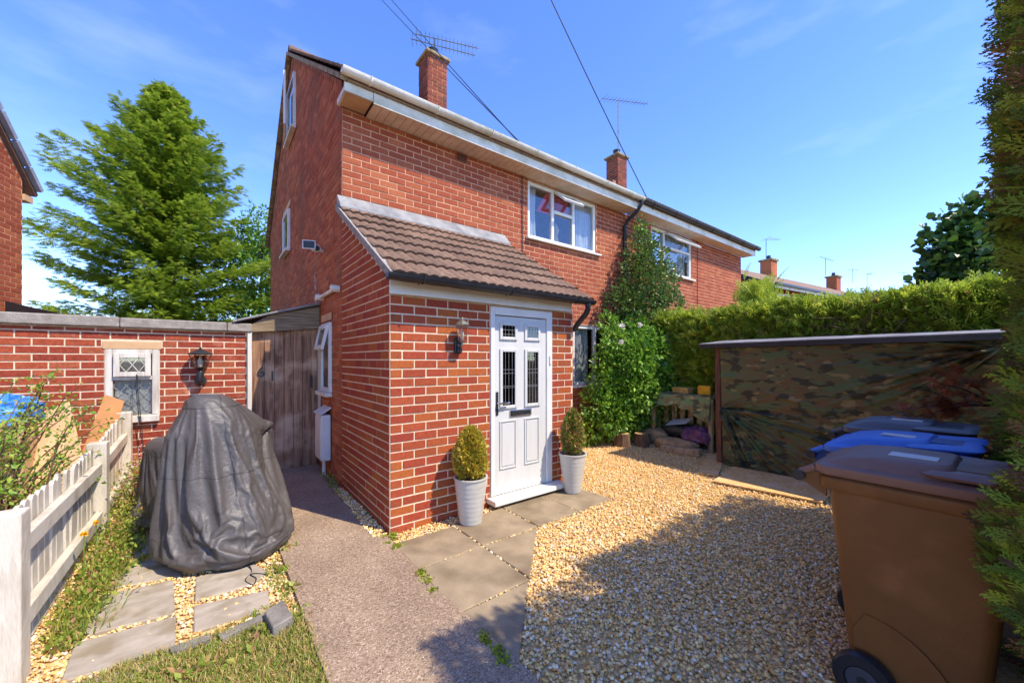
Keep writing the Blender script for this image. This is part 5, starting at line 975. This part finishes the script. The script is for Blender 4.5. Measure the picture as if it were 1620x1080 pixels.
for i, (u, v) in enumerate(((984, 706), (1016, 706))):
    c = GZ(u, v); n = 18; t = thing('log_stump', (c[0], c[1], 0), ['sawn log standing upright left of its twin under the shrub', 'sawn log standing upright nearer the pallet store'][i], 'log', 'sawn logs'); rr = [.125 + .012 * math.sin(3 * k + i) + random.uniform(-.006, .006) for k in range(n)]
    V = [(c[0] + rr[k] * (1.06 - .06 * (z > 0)) * math.cos(k * 2 * math.pi / n), c[1] + rr[k] * (1.06 - .06 * (z > 0)) * math.sin(k * 2 * math.pi / n), z) for z in (-.02, .23) for k in range(n)]
    MB().add(V, [(k, (k + 1) % n, n + (k + 1) % n, n + k) for k in range(n)]).build('bark', 'bark' if i == 0 else 'bark', t, smooth=True); MB().add([(p[0], p[1], p[2]) for p in V[n:]], [tuple(range(n))]).build('cut_face', 'cutwood', t)

# ================================================================== VEGETATION
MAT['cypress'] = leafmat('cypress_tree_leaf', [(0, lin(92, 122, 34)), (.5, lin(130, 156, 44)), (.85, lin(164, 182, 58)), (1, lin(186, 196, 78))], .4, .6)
MAT['hedge'] = leafmat('hedge_leaf', [(0, lin(114, 138, 42)), (.45, lin(156, 176, 54)), (.8, lin(186, 200, 70)), (.93, lin(208, 212, 96)), (1, lin(150, 118, 74))], .48, .6)
MAT['hedge_near'] = leafmat('near_hedge_leaf', [(0, lin(74, 94, 32)), (.35, lin(104, 128, 38)), (.6, lin(134, 156, 48)), (.72, lin(156, 172, 60)), (.8, lin(132, 96, 62)), (1, lin(104, 72, 52))], .38, .6)
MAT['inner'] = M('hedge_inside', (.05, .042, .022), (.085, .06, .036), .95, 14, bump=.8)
MAT['shrub'] = leafmat('shrub_leaf', [(0, lin(76, 118, 40)), (.5, lin(110, 156, 48)), (.85, lin(146, 186, 62)), (1, lin(176, 206, 90))], .35, .35, .5)
MAT['dark_shrub'] = leafmat('dark_shrub_leaf', [(0, lin(62, 90, 38)), (.6, lin(92, 122, 50)), (.92, lin(122, 146, 66)), (1, lin(150, 84, 60))], .3, .35, .5)
MAT['ash'] = leafmat('ash_leaf', [(0, lin(74, 118, 34)), (.6, lin(112, 152, 48)), (1, lin(150, 180, 70))], .35)
MAT['syc'] = leafmat('sycamore_leaf', [(0, lin(40, 70, 30)), (.7, lin(66, 100, 40)), (1, lin(110, 140, 54))], .3, .35)
MAT['weed'] = leafmat('weed_leaf', [(0, lin(98, 122, 40)), (.4, lin(136, 154, 54)), (.75, lin(170, 176, 78)), (.9, lin(186, 150, 96)), (1, lin(170, 120, 92))], .3)
MAT['grass'] = leafmat('grass_blade', [(0, lin(100, 134, 40)), (.35, lin(140, 160, 58)), (.55, lin(186, 166, 96)), (1, lin(206, 180, 122))], .3)
MAT['moss'] = leafmat('moss_blade', [(0, lin(116, 134, 30)), (1, lin(166, 172, 54))], .3)
MAT['gold_shrub'] = leafmat('small_shrub_leaf', [(0, lin(92, 136, 40)), (.5, lin(132, 168, 56)), (.85, lin(176, 188, 76)), (1, lin(196, 156, 84))], .35)
MAT['dead'] = leafmat('dead_cypress', [(0, lin(110, 58, 32)), (1, lin(168, 96, 54))], .2)
MAT['petal_w'] = leafmat('white_petal', [(0, lin(232, 228, 222)), (1, lin(240, 236, 226))], .2); MAT['petal_p'] = leafmat('pink_petal', [(0, lin(214, 150, 170)), (1, lin(226, 184, 190))], .2); MAT['petal_r'] = leafmat('red_petal', [(0, lin(214, 20, 70)), (1, lin(230, 60, 100))], .2); MAT['petal_y'] = leafmat('yellow_petal', [(0, lin(240, 180, 20)), (1, lin(250, 200, 40))], .2)

# big conifer
def conifer(base, H, Rb, lab, nb, seed):
    r_ = np.random.default_rng(seed); t = thing('conifer_tree', base, lab, 'tree'); base = np.array(base, float); lean = np.array([.02, .0, 0])
    MB().tube([base, base + [0, 0, H * .5], base + [0, 0, H * .97]], [.28, .16, .03], 10).build('trunk', 'bark', t, smooth=True)
    P, D, S, W, RL = [], [], [], [], []; br = MB()
    for b in range(nb):
        s = .04 + .95 * (b / nb) ** .92; z = H * s; a = b * 2.399 + r_.normal(0, .3); prof = np.interp(s, [0, .12, .3, .5, .7, .85, 1], [.82, .95, 1, .90, .68, .42, .06]); L_ = Rb * prof * r_.uniform(.62, 1.22) * (1 + .10 * math.sin(3 * a + 5 * s)); d = np.array([math.cos(a), math.sin(a), 0]); up = .05 + .30 * s + r_.normal(0, .06)
        q = np.linspace(0, 1, 9); path = base + np.array([0, 0, z]) + d * (L_ * q)[:, None] + np.array([0, 0, 1.0]) * (L_ * (up * q - .16 * q + .20 * q ** 2.4))[:, None]
        if b % 2 == 0: br.tube(path[::2], [.035, .028, .02, .012, .005], 5)
        n = int(70 + 170 * prof); tq = r_.random(n) ** .62; c = np.stack([np.interp(tq, q, path[:, k]) for k in range(3)], 1); side = np.array([-d[1], d[0], 0]); wid = L_ * .20 * (1.25 - tq) * (tq > .1) + .10
        off = r_.normal(0, .5, n) * wid; c += side * off[:, None] + np.array([0, 0, 1.]) * (-np.abs(off) * .35 + r_.normal(0, .07, n))[:, None]
        P.append(c); D.append(d * 1.0 + side * (np.sign(off) * r_.uniform(.1, .9, n))[:, None] + np.array([0, 0, 1.]) * r_.normal(.10, .35, n)[:, None] + r_.normal(0, .15, (n, 3)))
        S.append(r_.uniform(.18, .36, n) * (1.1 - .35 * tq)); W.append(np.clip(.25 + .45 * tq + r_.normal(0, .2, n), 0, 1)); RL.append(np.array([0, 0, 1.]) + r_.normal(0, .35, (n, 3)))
    br.build('limbs', 'bark', t); P, D, S, W, RL = map(np.concatenate, (P, D, S, W, RL))
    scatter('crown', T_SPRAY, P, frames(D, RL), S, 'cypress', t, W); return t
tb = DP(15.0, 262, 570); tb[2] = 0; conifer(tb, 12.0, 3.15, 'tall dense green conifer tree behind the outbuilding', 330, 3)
def crown_tree(name, base, H, blobs, lab, mat, nleaf, ls, T=T_LEAF, cat='tree', group=None, trunk=.12):
    t = thing(name, base, lab, cat, group); base = np.array(base, float); m = MB(); m.tube([base, base + [0, 0, H * .5]], [trunk, trunk * .6], 8)
    P, D = [], []; tot = sum(b[3] ** 2 for b in blobs)
    for (dx, dy, z, r) in blobs:
        c = base + [dx, dy, z]; m.tube([base + [0, 0, H * .4], (base + [0, 0, H * .5] + c) / 2 + [0, 0, -.1 * r], c], [trunk * .5, trunk * .3, trunk * .12], 5)
        n = int(nleaf * r * r / tot); d = rng.normal(size=(n, 3)); d /= np.linalg.norm(d, axis=1, keepdims=True); k = r * (1 - np.abs(rng.normal(0, .25, n))) * (1 + .22 * np.sin(d[:, 0] * 7 + z) * np.sin(d[:, 1] * 6 + dx * 3) + .15 * np.sin(d[:, 2] * 9 + dy)); P.append(c + d * k[:, None]); D.append(d + rng.normal(0, .6, (n, 3)) + [0, 0, -.2])
    m.build('trunk', 'bark', t, smooth=True); P = np.concatenate(P); D = np.concatenate(D); scatter('crown', T, P, frames(D), ls * rng.uniform(.6, 1.3, len(P)), mat, t); return t
b2 = DP(17.5, 412, 570); b2[2] = 0; crown_tree('ash_tree', b2, 8, [(-.9, 0, 3.2, 1.5), (.5, .2, 3.6, 1.6), (0, 0, 5.2, 1.5), (-.6, .5, 6.4, 1.1), (.9, .4, 6.1, 1.2), (.1, 0, 7.3, .95), (1.6, .5, 4.6, 1.2)], 'light green leafy tree between the conifer and the gable wall', 'ash', 15000, .17)
b3 = DP(10.5, 1540, 570); b3[2] = 0; crown_tree('sycamore_tree', b3, 5.2, [(-.3, 0, 4.0, .85), (.25, .3, 4.7, .8), (-.1, .4, 3.2, .9), (.6, -.2, 3.8, .9), (.3, 0, 5.3, .55)], 'broad-leaved dark green tree rising behind the long hedge by the tall hedge', 'syc', 3600, .22, T_ROUND)

def hedge(name, lab, lo, hi, faces, size, T, mat, inset, bulge=.05, group=None, seed=1, near=None, vshift=0):
    t = thing(name, ((lo[0] + hi[0]) / 2, (lo[1] + hi[1]) / 2, 0), lab, 'hedge'); lo, hi = np.array(lo, float), np.array(hi, float)
    a, b = lo + inset, hi - inset; b[2] = hi[2] - inset; MB().box(a[0], b[0], a[1], b[1], 0.0, b[2]).build('hedge_core', 'inner', t); P, D = [], []
    for ax, sgn, n in faces:
        q = lo + (hi - lo) * rng.random((n, 3)); nn = np.zeros(3); nn[ax] = sgn; lump_ = bulge * (np.sin(q[:, (ax + 1) % 3] * 4.1 + seed) * np.sin(q[:, (ax + 2) % 3] * 3.3 + 2 * seed) + .6 * np.sin(q[:, (ax + 1) % 3] * 9 + q[:, (ax + 2) % 3] * 7))
        q[:, ax] = (hi if sgn > 0 else lo)[ax] + sgn * (lump_ - np.abs(rng.normal(0, inset * .55, n))); P.append(q); D.append(nn * 1.0 + rng.normal(0, .55, (n, 3)) + np.array([0, 0, .45]))
    P, D = np.concatenate(P), np.concatenate(D); scatter('foliage', T, P, frames(D), size * rng.uniform(.55, 1.35, len(P)), mat, t, np.clip(rng.random(len(P)) + vshift, 0, 1)); return t
HG = hedge('long_hedge', 'long clipped yellow-green conifer hedge along the right boundary behind the sheds', (5.42, -3.4, 0), (6.35, 1.30, 2.22), [(0, -1, 15000), (2, 1, 9000), (1, 1, 1500)], .17, T_SPRAY, 'hedge', .13, .05)
# stray shoots on the hedge top
n = 420; P = np.stack([rng.uniform(5.4, 6.3, n), rng.uniform(-3.3, 1.3, n), 2.18 + rng.random(n) * .06], 1); scatter('top_shoots', T_SPRAYF, P, frames(np.tile([0, 0, 1.], (n, 1)) + rng.normal(0, .4, (n, 3))), rng.uniform(.12, .28, n), 'hedge', HG, np.clip(rng.random(n) * .4 + .45, 0, 1))
c = GX(5.9, 1195, 478); n = 120; P = c + rng.normal(0, 1, (n, 3)) * [.12, .12, .10]; scatter('tall_shoots', T_SPRAYF, P, frames(np.tile([0, 0, 1.], (n, 1)) + rng.normal(0, .35, (n, 3))), rng.uniform(.15, .35, n), 'hedge', HG, np.clip(rng.random(n) * .4 + .5, 0, 1))
n = 90; m = MB()
for k in range(n):
    p = np.array([5.36, rng.uniform(-2.9, -1.2), rng.uniform(1.75, 2.05)]); m.tube([p + [.2, 0, -.1], p, p + rng.normal(0, .12, 3)], [.008, .006, .002], 4)
m.build('bare_twigs', 'bark', HG)
TH = thing('tall_hedge', (2.6, -3.6, 0), 'tall near conifer hedge with feathery sprays at the right edge of the picture', 'hedge')
MB().box(.74, 4.1, -3.85, -3.41, 0, 2.56).build('hedge_core', 'inner', TH)  # solid box added inside the foliage so the hedge's shadow stays unbroken
def thedge(n, x0, x1, yf, T, s0, s1, name):
    x = x0 + (x1 - x0) * rng.random(n) ** 1.35; z = 2.72 * rng.random(n) ** .9; face = rng.random(n) < .72; bul = .05 * np.sin(z * 2.4 + .6) + .04 * np.sin(x * 5 + z * 4) + .03 * np.sin(z * 9)
    y = np.where(face, yf + bul - np.abs(rng.normal(0, .06, n)), -3.36 - .5 * rng.random(n)); xx = np.where(face, x, x0 + .03 - bul + np.abs(rng.normal(0, .08, n)))
    low = np.clip((.95 - z) / .95, 0, 1); y = y - .16 * low * face; xx = xx + .25 * low * (~face)
    top = rng.random(n) < .12; z = np.where(top, 2.66 + .06 * rng.random(n), z); y = np.where(top, -3.25 - .6 * rng.random(n), y); xx = np.where(top, x, xx)
    P = np.stack([xx, y, z], 1); D = np.where(face[:, None], np.array([-.35, 1, .55]), np.array([-1, .3, .55])) + rng.normal(0, .45, (n, 3)); D = np.where(top[:, None], np.array([0, 0, 1.]) + rng.normal(0, .4, (n, 3)), D)
    scatter(name, T, P, frames(D), s0 + (s1 - s0) * rng.random(n), 'hedge_near', TH)
thedge(9500, .58, 2.4, -3.275, T_SPRAYM, .04, .095, 'near_foliage'); thedge(5000, 1.8, 4.3, -3.30, T_SPRAY, .09, .17, 'foliage')
n = 4200; z = 2.65 * rng.random(n); P = np.stack([.70 - np.abs(rng.normal(0, .05, n)) + .04 * np.sin(z * 5), -3.42 - .46 * rng.random(n), z], 1); scatter('end_foliage', T_SPRAYM, P, frames(np.array([-1, .15, .55]) + rng.normal(0, .5, (n, 3))), rng.uniform(.05, .11, n), 'hedge_near', TH)
n = 60; zz = .7 + 1.6 * rng.random(n); P = np.stack([.66 + .9 * rng.random(n), -3.36 + .06 * rng.random(n), zz], 1); scatter('long_sprays', T_SPRAYF, P, frames(np.array([-.25, 1, .75]) + rng.normal(0, .3, (n, 3))), rng.uniform(.10, .18, n), 'hedge_near', TH, np.clip(.35 + .45 * rng.random(n), 0, 1))
m = MB()
for k in range(60):
    p = np.array([.66 + 1.2 * rng.random(), -3.38, .3 + 2.4 * rng.random()]); d = np.array([rng.normal(-.2, .3), .12, rng.normal(.3, .3)]); m.tube([p - [0, .15, 0], p + d * .25, p + d * .5 + rng.normal(0, .03, 3)], [.008, .005, .002], 4)
m.build('twigs', 'bark', TH)
db = thing('dead_conifer_branch', (3.2, -3.05, 1.2), 'rust-brown dead conifer branch hanging over the black bin', 'branch')
a = np.array([3.5, -3.15, 1.15]); m = MB(); P, D = [], []
for e in (DP(2.75, 1478, 604), DP(2.75, 1500, 640), DP(2.75, 1425, 648), DP(2.7, 1470, 655), DP(2.8, 1520, 600)):
    m.tube([a, (a + e) / 2 + [0, 0, .03], e], [.01, .007, .003], 5); k = 26; t_ = rng.uniform(.45, 1, k); P.append(a + (e - a) * t_[:, None] + rng.normal(0, .035, (k, 3))); D.append(np.tile(e - a, (k, 1)) + rng.normal(0, .35, (k, 3)))
m.build('twigs', 'bark', db); P = np.concatenate(P); scatter('foliage', T_SPRAYF, P, frames(np.concatenate(D)), rng.uniform(.07, .14, len(P)), 'dead', db)

# shrubs against the house
def bush(name, lab, blobs, nleaf, ls, mat, T, stems, cat='shrub'):
    c0 = blobs[0]; t = thing(name, (c0[0], c0[1], 0), lab, cat); tot = sum(b[3] ** 2 for b in blobs); P, D, W = [], [], []
    for (x, y, z, r) in blobs:
        n = int(nleaf * r * r / tot); d = rng.normal(size=(n, 3)); d[:, 1] = -np.abs(d[:, 1]) * .9 + .25 * np.abs(rng.normal(size=n)); d /= np.linalg.norm(d, axis=1, keepdims=True)
        k = r * (1 - np.abs(rng.normal(0, .2, n))) * (1 + .18 * np.sin(d[:, 0] * 8 + z * 3) * np.sin(d[:, 2] * 7 + x)); P.append(np.array([x, y, z]) + d * k[:, None] * [1, .8, 1]); D.append(d + rng.normal(0, .45, (n, 3)) + [0, 0, -.25]); W.append(rng.random(n))
    P = np.concatenate(P); D = np.concatenate(D); P[:, 1] = np.minimum(P[:, 1], 1.5); P[:, 2] = np.maximum(P[:, 2], .02); scatter('foliage', T, P, frames(D), ls * rng.uniform(.6, 1.35, len(P)), mat, t, np.concatenate(W))
    m = MB()
    for (x, y, z, r) in blobs: m.tube([(c0[0], 1.25, 0), ((c0[0] + x) / 2, 1.25, z * .5), (x, y, z)], [.03, .02, .008], 6)
    m.build('stems', 'bark', t)
    for (x, y, z, r) in blobs: pass
    return t
B1 = bush('leafy_shrub', 'rounded bright green shrub with a few white blooms under the downpipe', [(4.78, 1.15, .42, .46), (5.05, 1.0, .75, .5), (4.70, 1.12, 1.05, .46), (5.0, .98, 1.35, .52), (4.80, 1.1, 1.72, .42), (5.15, 1.05, 1.8, .40), (4.98, 1.1, 2.05, .30), (4.42, 1.15, .45, .34), (4.45, 1.1, .95, .34), (4.5, 1.05, 1.5, .34), (4.75, .85, .95, .42), (4.7, .85, 1.5, .38), (5.2, .8, 1.1, .45), (5.1, .8, 1.65, .38), (5.35, 1.1, .5, .4), (5.4, 1.1, 1.2, .4), (4.0, 1.25, .30, .26), (4.05, 1.22, .72, .27), (4.15, 1.18, 1.1, .30), (4.2, 1.15, 1.45, .28), (4.35, 1.05, 1.8, .28), (4.3, 1.0, .55, .34), (4.4, 1.2, 2.1, .22)], 17000, .08, 'shrub', T_LEAF, 6)
for (u, v) in ((984, 515), (1012, 514), (982, 541)):
    c = GY(.52, u, v); n = 26; d = rng.normal(size=(n, 3)); scatter('bloom', T_ROUND, c + d * .012, frames(d), np.full(n, .03), 'petal_w', B1)
B2 = bush('climbing_shrub', 'dark glossy climbing shrub rising up the wall beside the black downpipe', [(5.25, 1.22, 2.35, .5), (5.0, 1.25, 2.6, .40), (5.5, 1.15, 2.5, .45), (5.45, 1.15, 2.95, .52), (5.85, 1.1, 3.0, .44), (5.25, 1.2, 3.1, .4), (5.35, 1.25, 3.4, .38), (5.68, 1.2, 3.45, .42), (5.5, 1.28, 3.8, .3), (5.48, 1.3, 4.1, .17), (4.75, 1.3, 2.5, .3), (5.9, 1.0, 2.5, .45)], 11000, .064, 'dark_shrub', T_LEAF, 8)
n = 160; P = np.stack([rng.uniform(5.1, 5.75, n), rng.uniform(.95, 1.3, n), rng.uniform(3.0, 4.2, n)], 1); scatter('young_shoots', T_LEAF, P, frames(np.tile([0, 0, 1.], (n, 1)) + rng.normal(0, .5, (n, 3))), rng.uniform(.04, .08, n), 'shrub', B2, kind='stuff')
fl = thing('red_flower', GZ(930, 700), 'small red bloom on a low plant beside the right-hand pot', 'flower'); c = GZ(930, 697) + [0, 0, .08]; MB().tube([GZ(930, 702), c], .005, 5).build('stem', 'bark', fl); d = rng.normal(size=(36, 3)); scatter('petals', T_ROUND, c + d * .015, frames(d), np.full(36, .035), 'petal_r', fl); n = 60; P = GZ(932, 704) + rng.normal(0, .07, (n, 3)) * [1, 1, .3] + [0, 0, .03]; scatter('leaves', T_LEAF, P, frames(rng.normal(size=(n, 3)) + [0, 0, .5]), rng.uniform(.03, .06, n), 'shrub', fl)

# twiggy shrub behind the picket fence
TS = thing('twiggy_shrub', (-2.45, 1.0, 0), 'twiggy small-leaved shrub spilling over the white fence at the left edge', 'shrub'); m = MB(); P, D = [], []
for k in range(85):
    b = np.array([-2.5 + rng.normal(0, .12), rng.uniform(.35, 1.5), .02]); a = rng.uniform(-1.0, 1.3) if rng.random() < .7 else rng.uniform(0, 6.28); L_ = rng.uniform(.5, 1.0); hgt = rng.uniform(.55, 1.45); d = np.array([math.cos(a), math.sin(a), 0]) * L_ * .62
    t_ = np.linspace(0, 1, 8); path = b + d * (t_ ** 1.4)[:, None] + np.array([0, 0, 1.]) * (hgt * (1.35 * t_ - .4 * t_ ** 3))[:, None] + rng.normal(0, .018, (8, 3)); path[0] = b; m.tube(path, np.linspace(.008, .0018, 8), 4)
    n = 70; q = .22 + .78 * rng.random(n) ** .8; c = np.stack([np.interp(q, t_, path[:, i]) for i in range(3)], 1) + rng.normal(0, .028, (n, 3)); P.append(c); D.append(rng.normal(size=(n, 3)) + [0, 0, .4])
m.build('twigs', 'bark', TS); P = np.concatenate(P); scatter('foliage', T_LEAF, P, frames(np.concatenate(D)), rng.uniform(.018, .042, len(P)), 'gold_shrub', TS)
# weeds along the fence
WD = thing('fence_weeds', (-1.8, 1.2, 0), 'leafy weeds with tiny pink flowers along the foot of the fence', 'weeds'); n = 4200; y = rng.uniform(-.3, 2.5, n); hmax = np.interp(y, [-.3, .3, .9, 1.4, 2.0, 2.5], [.03, .07, .15, .24, .46, .45]); wdt = np.interp(y, [-.3, .5, 1.2, 2.5], [.05, .13, .15, .12])
P = np.stack([-1.80 + rng.normal(0, 1, n) * wdt * .6, y, hmax * rng.random(n) ** 1.3 + .01], 1); scatter('foliage', T_LEAF, P, frames(rng.normal(0, .7, (n, 3)) + [0, 0, .8]), rng.uniform(.015, .042, n), 'weed', WD)
n = 900; y = rng.uniform(-.2, 2.3, n); P = np.stack([-1.78 + rng.normal(0, .07, n), y, np.full(n, .0)], 1); scatter('blades', T_BLADE, P, frames(np.array([0.15, -.1, 1.]) + rng.normal(0, .45, (n, 3))), np.stack([np.full(n, .07), rng.uniform(.06, .18, n), rng.uniform(.06, .18, n)], 1), 'weed', WD)
n = 200; P = np.stack([-1.78 + rng.normal(0, .08, n), rng.uniform(1.7, 2.5, n), rng.uniform(.2, .6, n)], 1); scatter('flowers', T_ROUND, P, frames(rng.normal(size=(n, 3)) + [0, -.5, .8]), rng.uniform(.012, .022, n), 'petal_p', WD)
DL = thing('dandelion', (-1.86, 1.1, 0), 'dandelion with yellow head beside the middle fence post', 'flower')
for u, v, h_ in ((152, 827, .0), (133, 845, 0)):
    c = GX(-1.84, u, v); MB().tube([(c[0], c[1], 0), c], .003, 5).build('stem', 'stem', DL); d = rng.normal(size=(40, 3)) * [1, 1, .5] + [0, 0, .6]; scatter('head', T_LEAF, np.tile(c, (40, 1)), frames(d), np.full(40, .024), 'petal_y', DL)

# lawn grass, moss and weeds in joints
def blades(name, poly, n, h0, h1, mat, kind='stuff', parent=None, z=.0, wd=.10, v=None):
    Q = inpts(poly, n); P = np.concatenate([Q, np.full((n, 1), z)], 1); h = rng.uniform(h0, h1, n); o = scatter(name, T_BLADE, P, frames(np.array([0, 0, 1.]) + rng.normal(0, .5, (n, 3))), np.stack([np.full(n, wd), h, h], 1), mat, parent, v, kind=kind); return o
blades('lawn_grass', lawn_poly, 22000, .016, .055, 'grass', wd=.055)['label'] = 'patchy dry and green grass at the front of the flagstones'
strips = [[(268, 1035), (440, 955), (446, 966), (272, 1047)], [(276, 905), (310, 900), (310, 1010), (278, 1030)], [(440, 880), (462, 950), (490, 985), (455, 960), (425, 930), (418, 905)]]
for p in strips[:1] + strips[2:]: blades('joint_grass', [GZ(u, v)[:2] for u, v in p], 420, .015, .05, 'grass')['label'] = 'short grass growing in the paving joints'
for p, k in (([(600, 845), (622, 842), (640, 880), (632, 884)], 420), ([(660, 908), (668, 906), (698, 945), (688, 948)], 300), ([(755, 1005), (762, 1004), (806, 1052), (800, 1056)], 300), ([(540, 770), (556, 775), (600, 832), (588, 832)], 300)):
    pl_ = [GZ(u, v)[:2] for u, v in p]; ce = inpts(pl_, 9); Q = ce[rng.integers(0, 9, k)] + rng.normal(0, .016, (k, 2)); hh = rng.uniform(.006, .03, k)
    o = scatter('joint_moss', T_BLADE, np.concatenate([Q, np.full((k, 1), .016)], 1), frames(np.array([0, 0, 1.]) + rng.normal(0, .6, (k, 3))), np.stack([np.full(k, .16), hh, hh], 1), 'moss', kind='stuff'); o['label'] = 'bright moss and weeds in the gap beside the path'
n = 260; Q = inpts([GZ(u, v)[:2] for u, v in [(505, 752), (530, 752), (540, 790), (520, 775)]], n); P = np.concatenate([Q, rng.random((n, 1)) * .06], 1); tag(scatter('wall_weeds', T_LEAF, P, frames(rng.normal(size=(n, 3)) + [0, 0, .8]), rng.uniform(.015, .04, n), 'weed'), 'green weeds at the foot of the gable wall', kind='stuff')
n = 420; cs_ = np.array([GZ(u, v) for u, v in [(455, 870), (448, 905), (460, 935), (225, 890), (212, 870), (190, 905), (330, 1060), (300, 1070), (410, 1010), (470, 975), (395, 1035), (250, 1075)]]); P = cs_[rng.integers(0, len(cs_), n)] + rng.normal(0, .035, (n, 3)) * [1, 1, 0] + [0, 0, .02]; tag(scatter('small_weeds', T_LEAF, P, frames(rng.normal(size=(n, 3)) + [0, 0, .5]), rng.uniform(.02, .055, n), 'weed'), 'small broad-leaved weeds among the flagstones', kind='stuff')

# ================================================================== GRAVEL
def pebbles(name, P, r0, r1, lab):
    IV, IF = ico(); n = len(P); parts = np.array_split(rng.permutation(n), 4)
    Vall, loops, st, va = [], [], [], []; k0 = 0; l0 = 0
    for idx in parts:
        T = IV * (1 + rng.normal(0, .12, (12, 1))); m_ = len(idx); s = rng.uniform(r0, r1, m_) * np.clip(rng.lognormal(0, .18, m_), .7, 1.7); sv = np.stack([s * rng.uniform(.9, 1.35, m_), s * rng.uniform(.7, 1.0, m_), s * rng.uniform(.45, .75, m_)], 1)
        D = np.stack([np.cos(a := rng.random(m_) * 6.28), np.sin(a), rng.normal(0, .25, m_)], 1); Rm = frames(D, np.tile([0, 0, 1.], (m_, 1)) + rng.normal(0, .3, (m_, 3)))
        V = np.einsum('nij,nkj->nki', Rm, T[None] * sv[:, None, :]) + P[idx][:, None, :]; Vall.append(V.reshape(-1, 3)); lf = np.array(IF).ravel(); loops.append((lf[None] + k0 + (np.arange(m_) * 12)[:, None]).ravel()); st.append(np.arange(m_ * 20) * 3 + l0); va.append(np.repeat(rng.random(m_), 12)); k0 += m_ * 12; l0 += m_ * 60
    me = npmesh(name, np.concatenate(Vall), np.concatenate(loops), np.concatenate(st), MAT['pebble'], True, np.concatenate(va)); tag(place(name, me, (0, 0, 0)), lab, kind='stuff')
MAT['pebble'] = piece('pebble', [(0, lin(190, 144, 80)), (.18, lin(220, 178, 106)), (.38, lin(234, 198, 128)), (.55, lin(240, 216, 158)), (.68, lin(206, 158, 88)), (.8, lin(246, 234, 206)), (.9, lin(178, 150, 114)), (1, lin(228, 198, 144))], rough=.85, fine=.2, bump=.2, bscale=120, spec=.12)
G = [(-.02, -2.95), (5.4, -2.95), (5.4, 1.5), (2.2, 1.5), (2.2, -.012), (-.02, -.012)]
Q = inpts(G, 100000); keep = np.ones(len(Q), bool)
for p in SL: keep &= ~inpoly(Q, p)
keep &= ~inpoly(Q, PATHP); dist = np.hypot(Q[:, 0] - CAM[0], Q[:, 1] - CAM[1]); keep &= rng.random(len(Q)) < np.clip((3.0 / dist) ** 1.1, 0, 1)
keep &= ~((Q[:, 0] > 4.5) & (Q[:, 1] < -.4)); Q = Q[keep]
pebbles('gravel', np.concatenate([Q, .003 + .016 * rng.random((len(Q), 1))], 1), .0070, .0125, 'golden pea gravel covering the front yard')
Q = inpts([(-1.98, -1.0), (-.79, -1.0), (-.79, 1.7), (-1.98, 2.4)], 14000); keep = np.ones(len(Q), bool)
for p in FL: keep &= ~inpoly(Q, [GZ(u, v)[:2] for u, v in p])
keep &= ~inpoly(Q, lawn_poly); keep |= rng.random(len(Q)) < .012; Q = Q[keep]; pebbles('gravel', np.concatenate([Q, .000 + .012 * rng.random((len(Q), 1))], 1),   .0065, .0115, 'golden gravel between the grey flagstones')
Q = inpts([(-.14, .02), (-.015, -.02), (-.015, 1.5), (-.10, 1.5)], 700); pebbles('gravel', np.concatenate([Q, .02 + .01 * rng.random((len(Q), 1))], 1), .008, .013, 'narrow strip of gravel along the porch side wall')
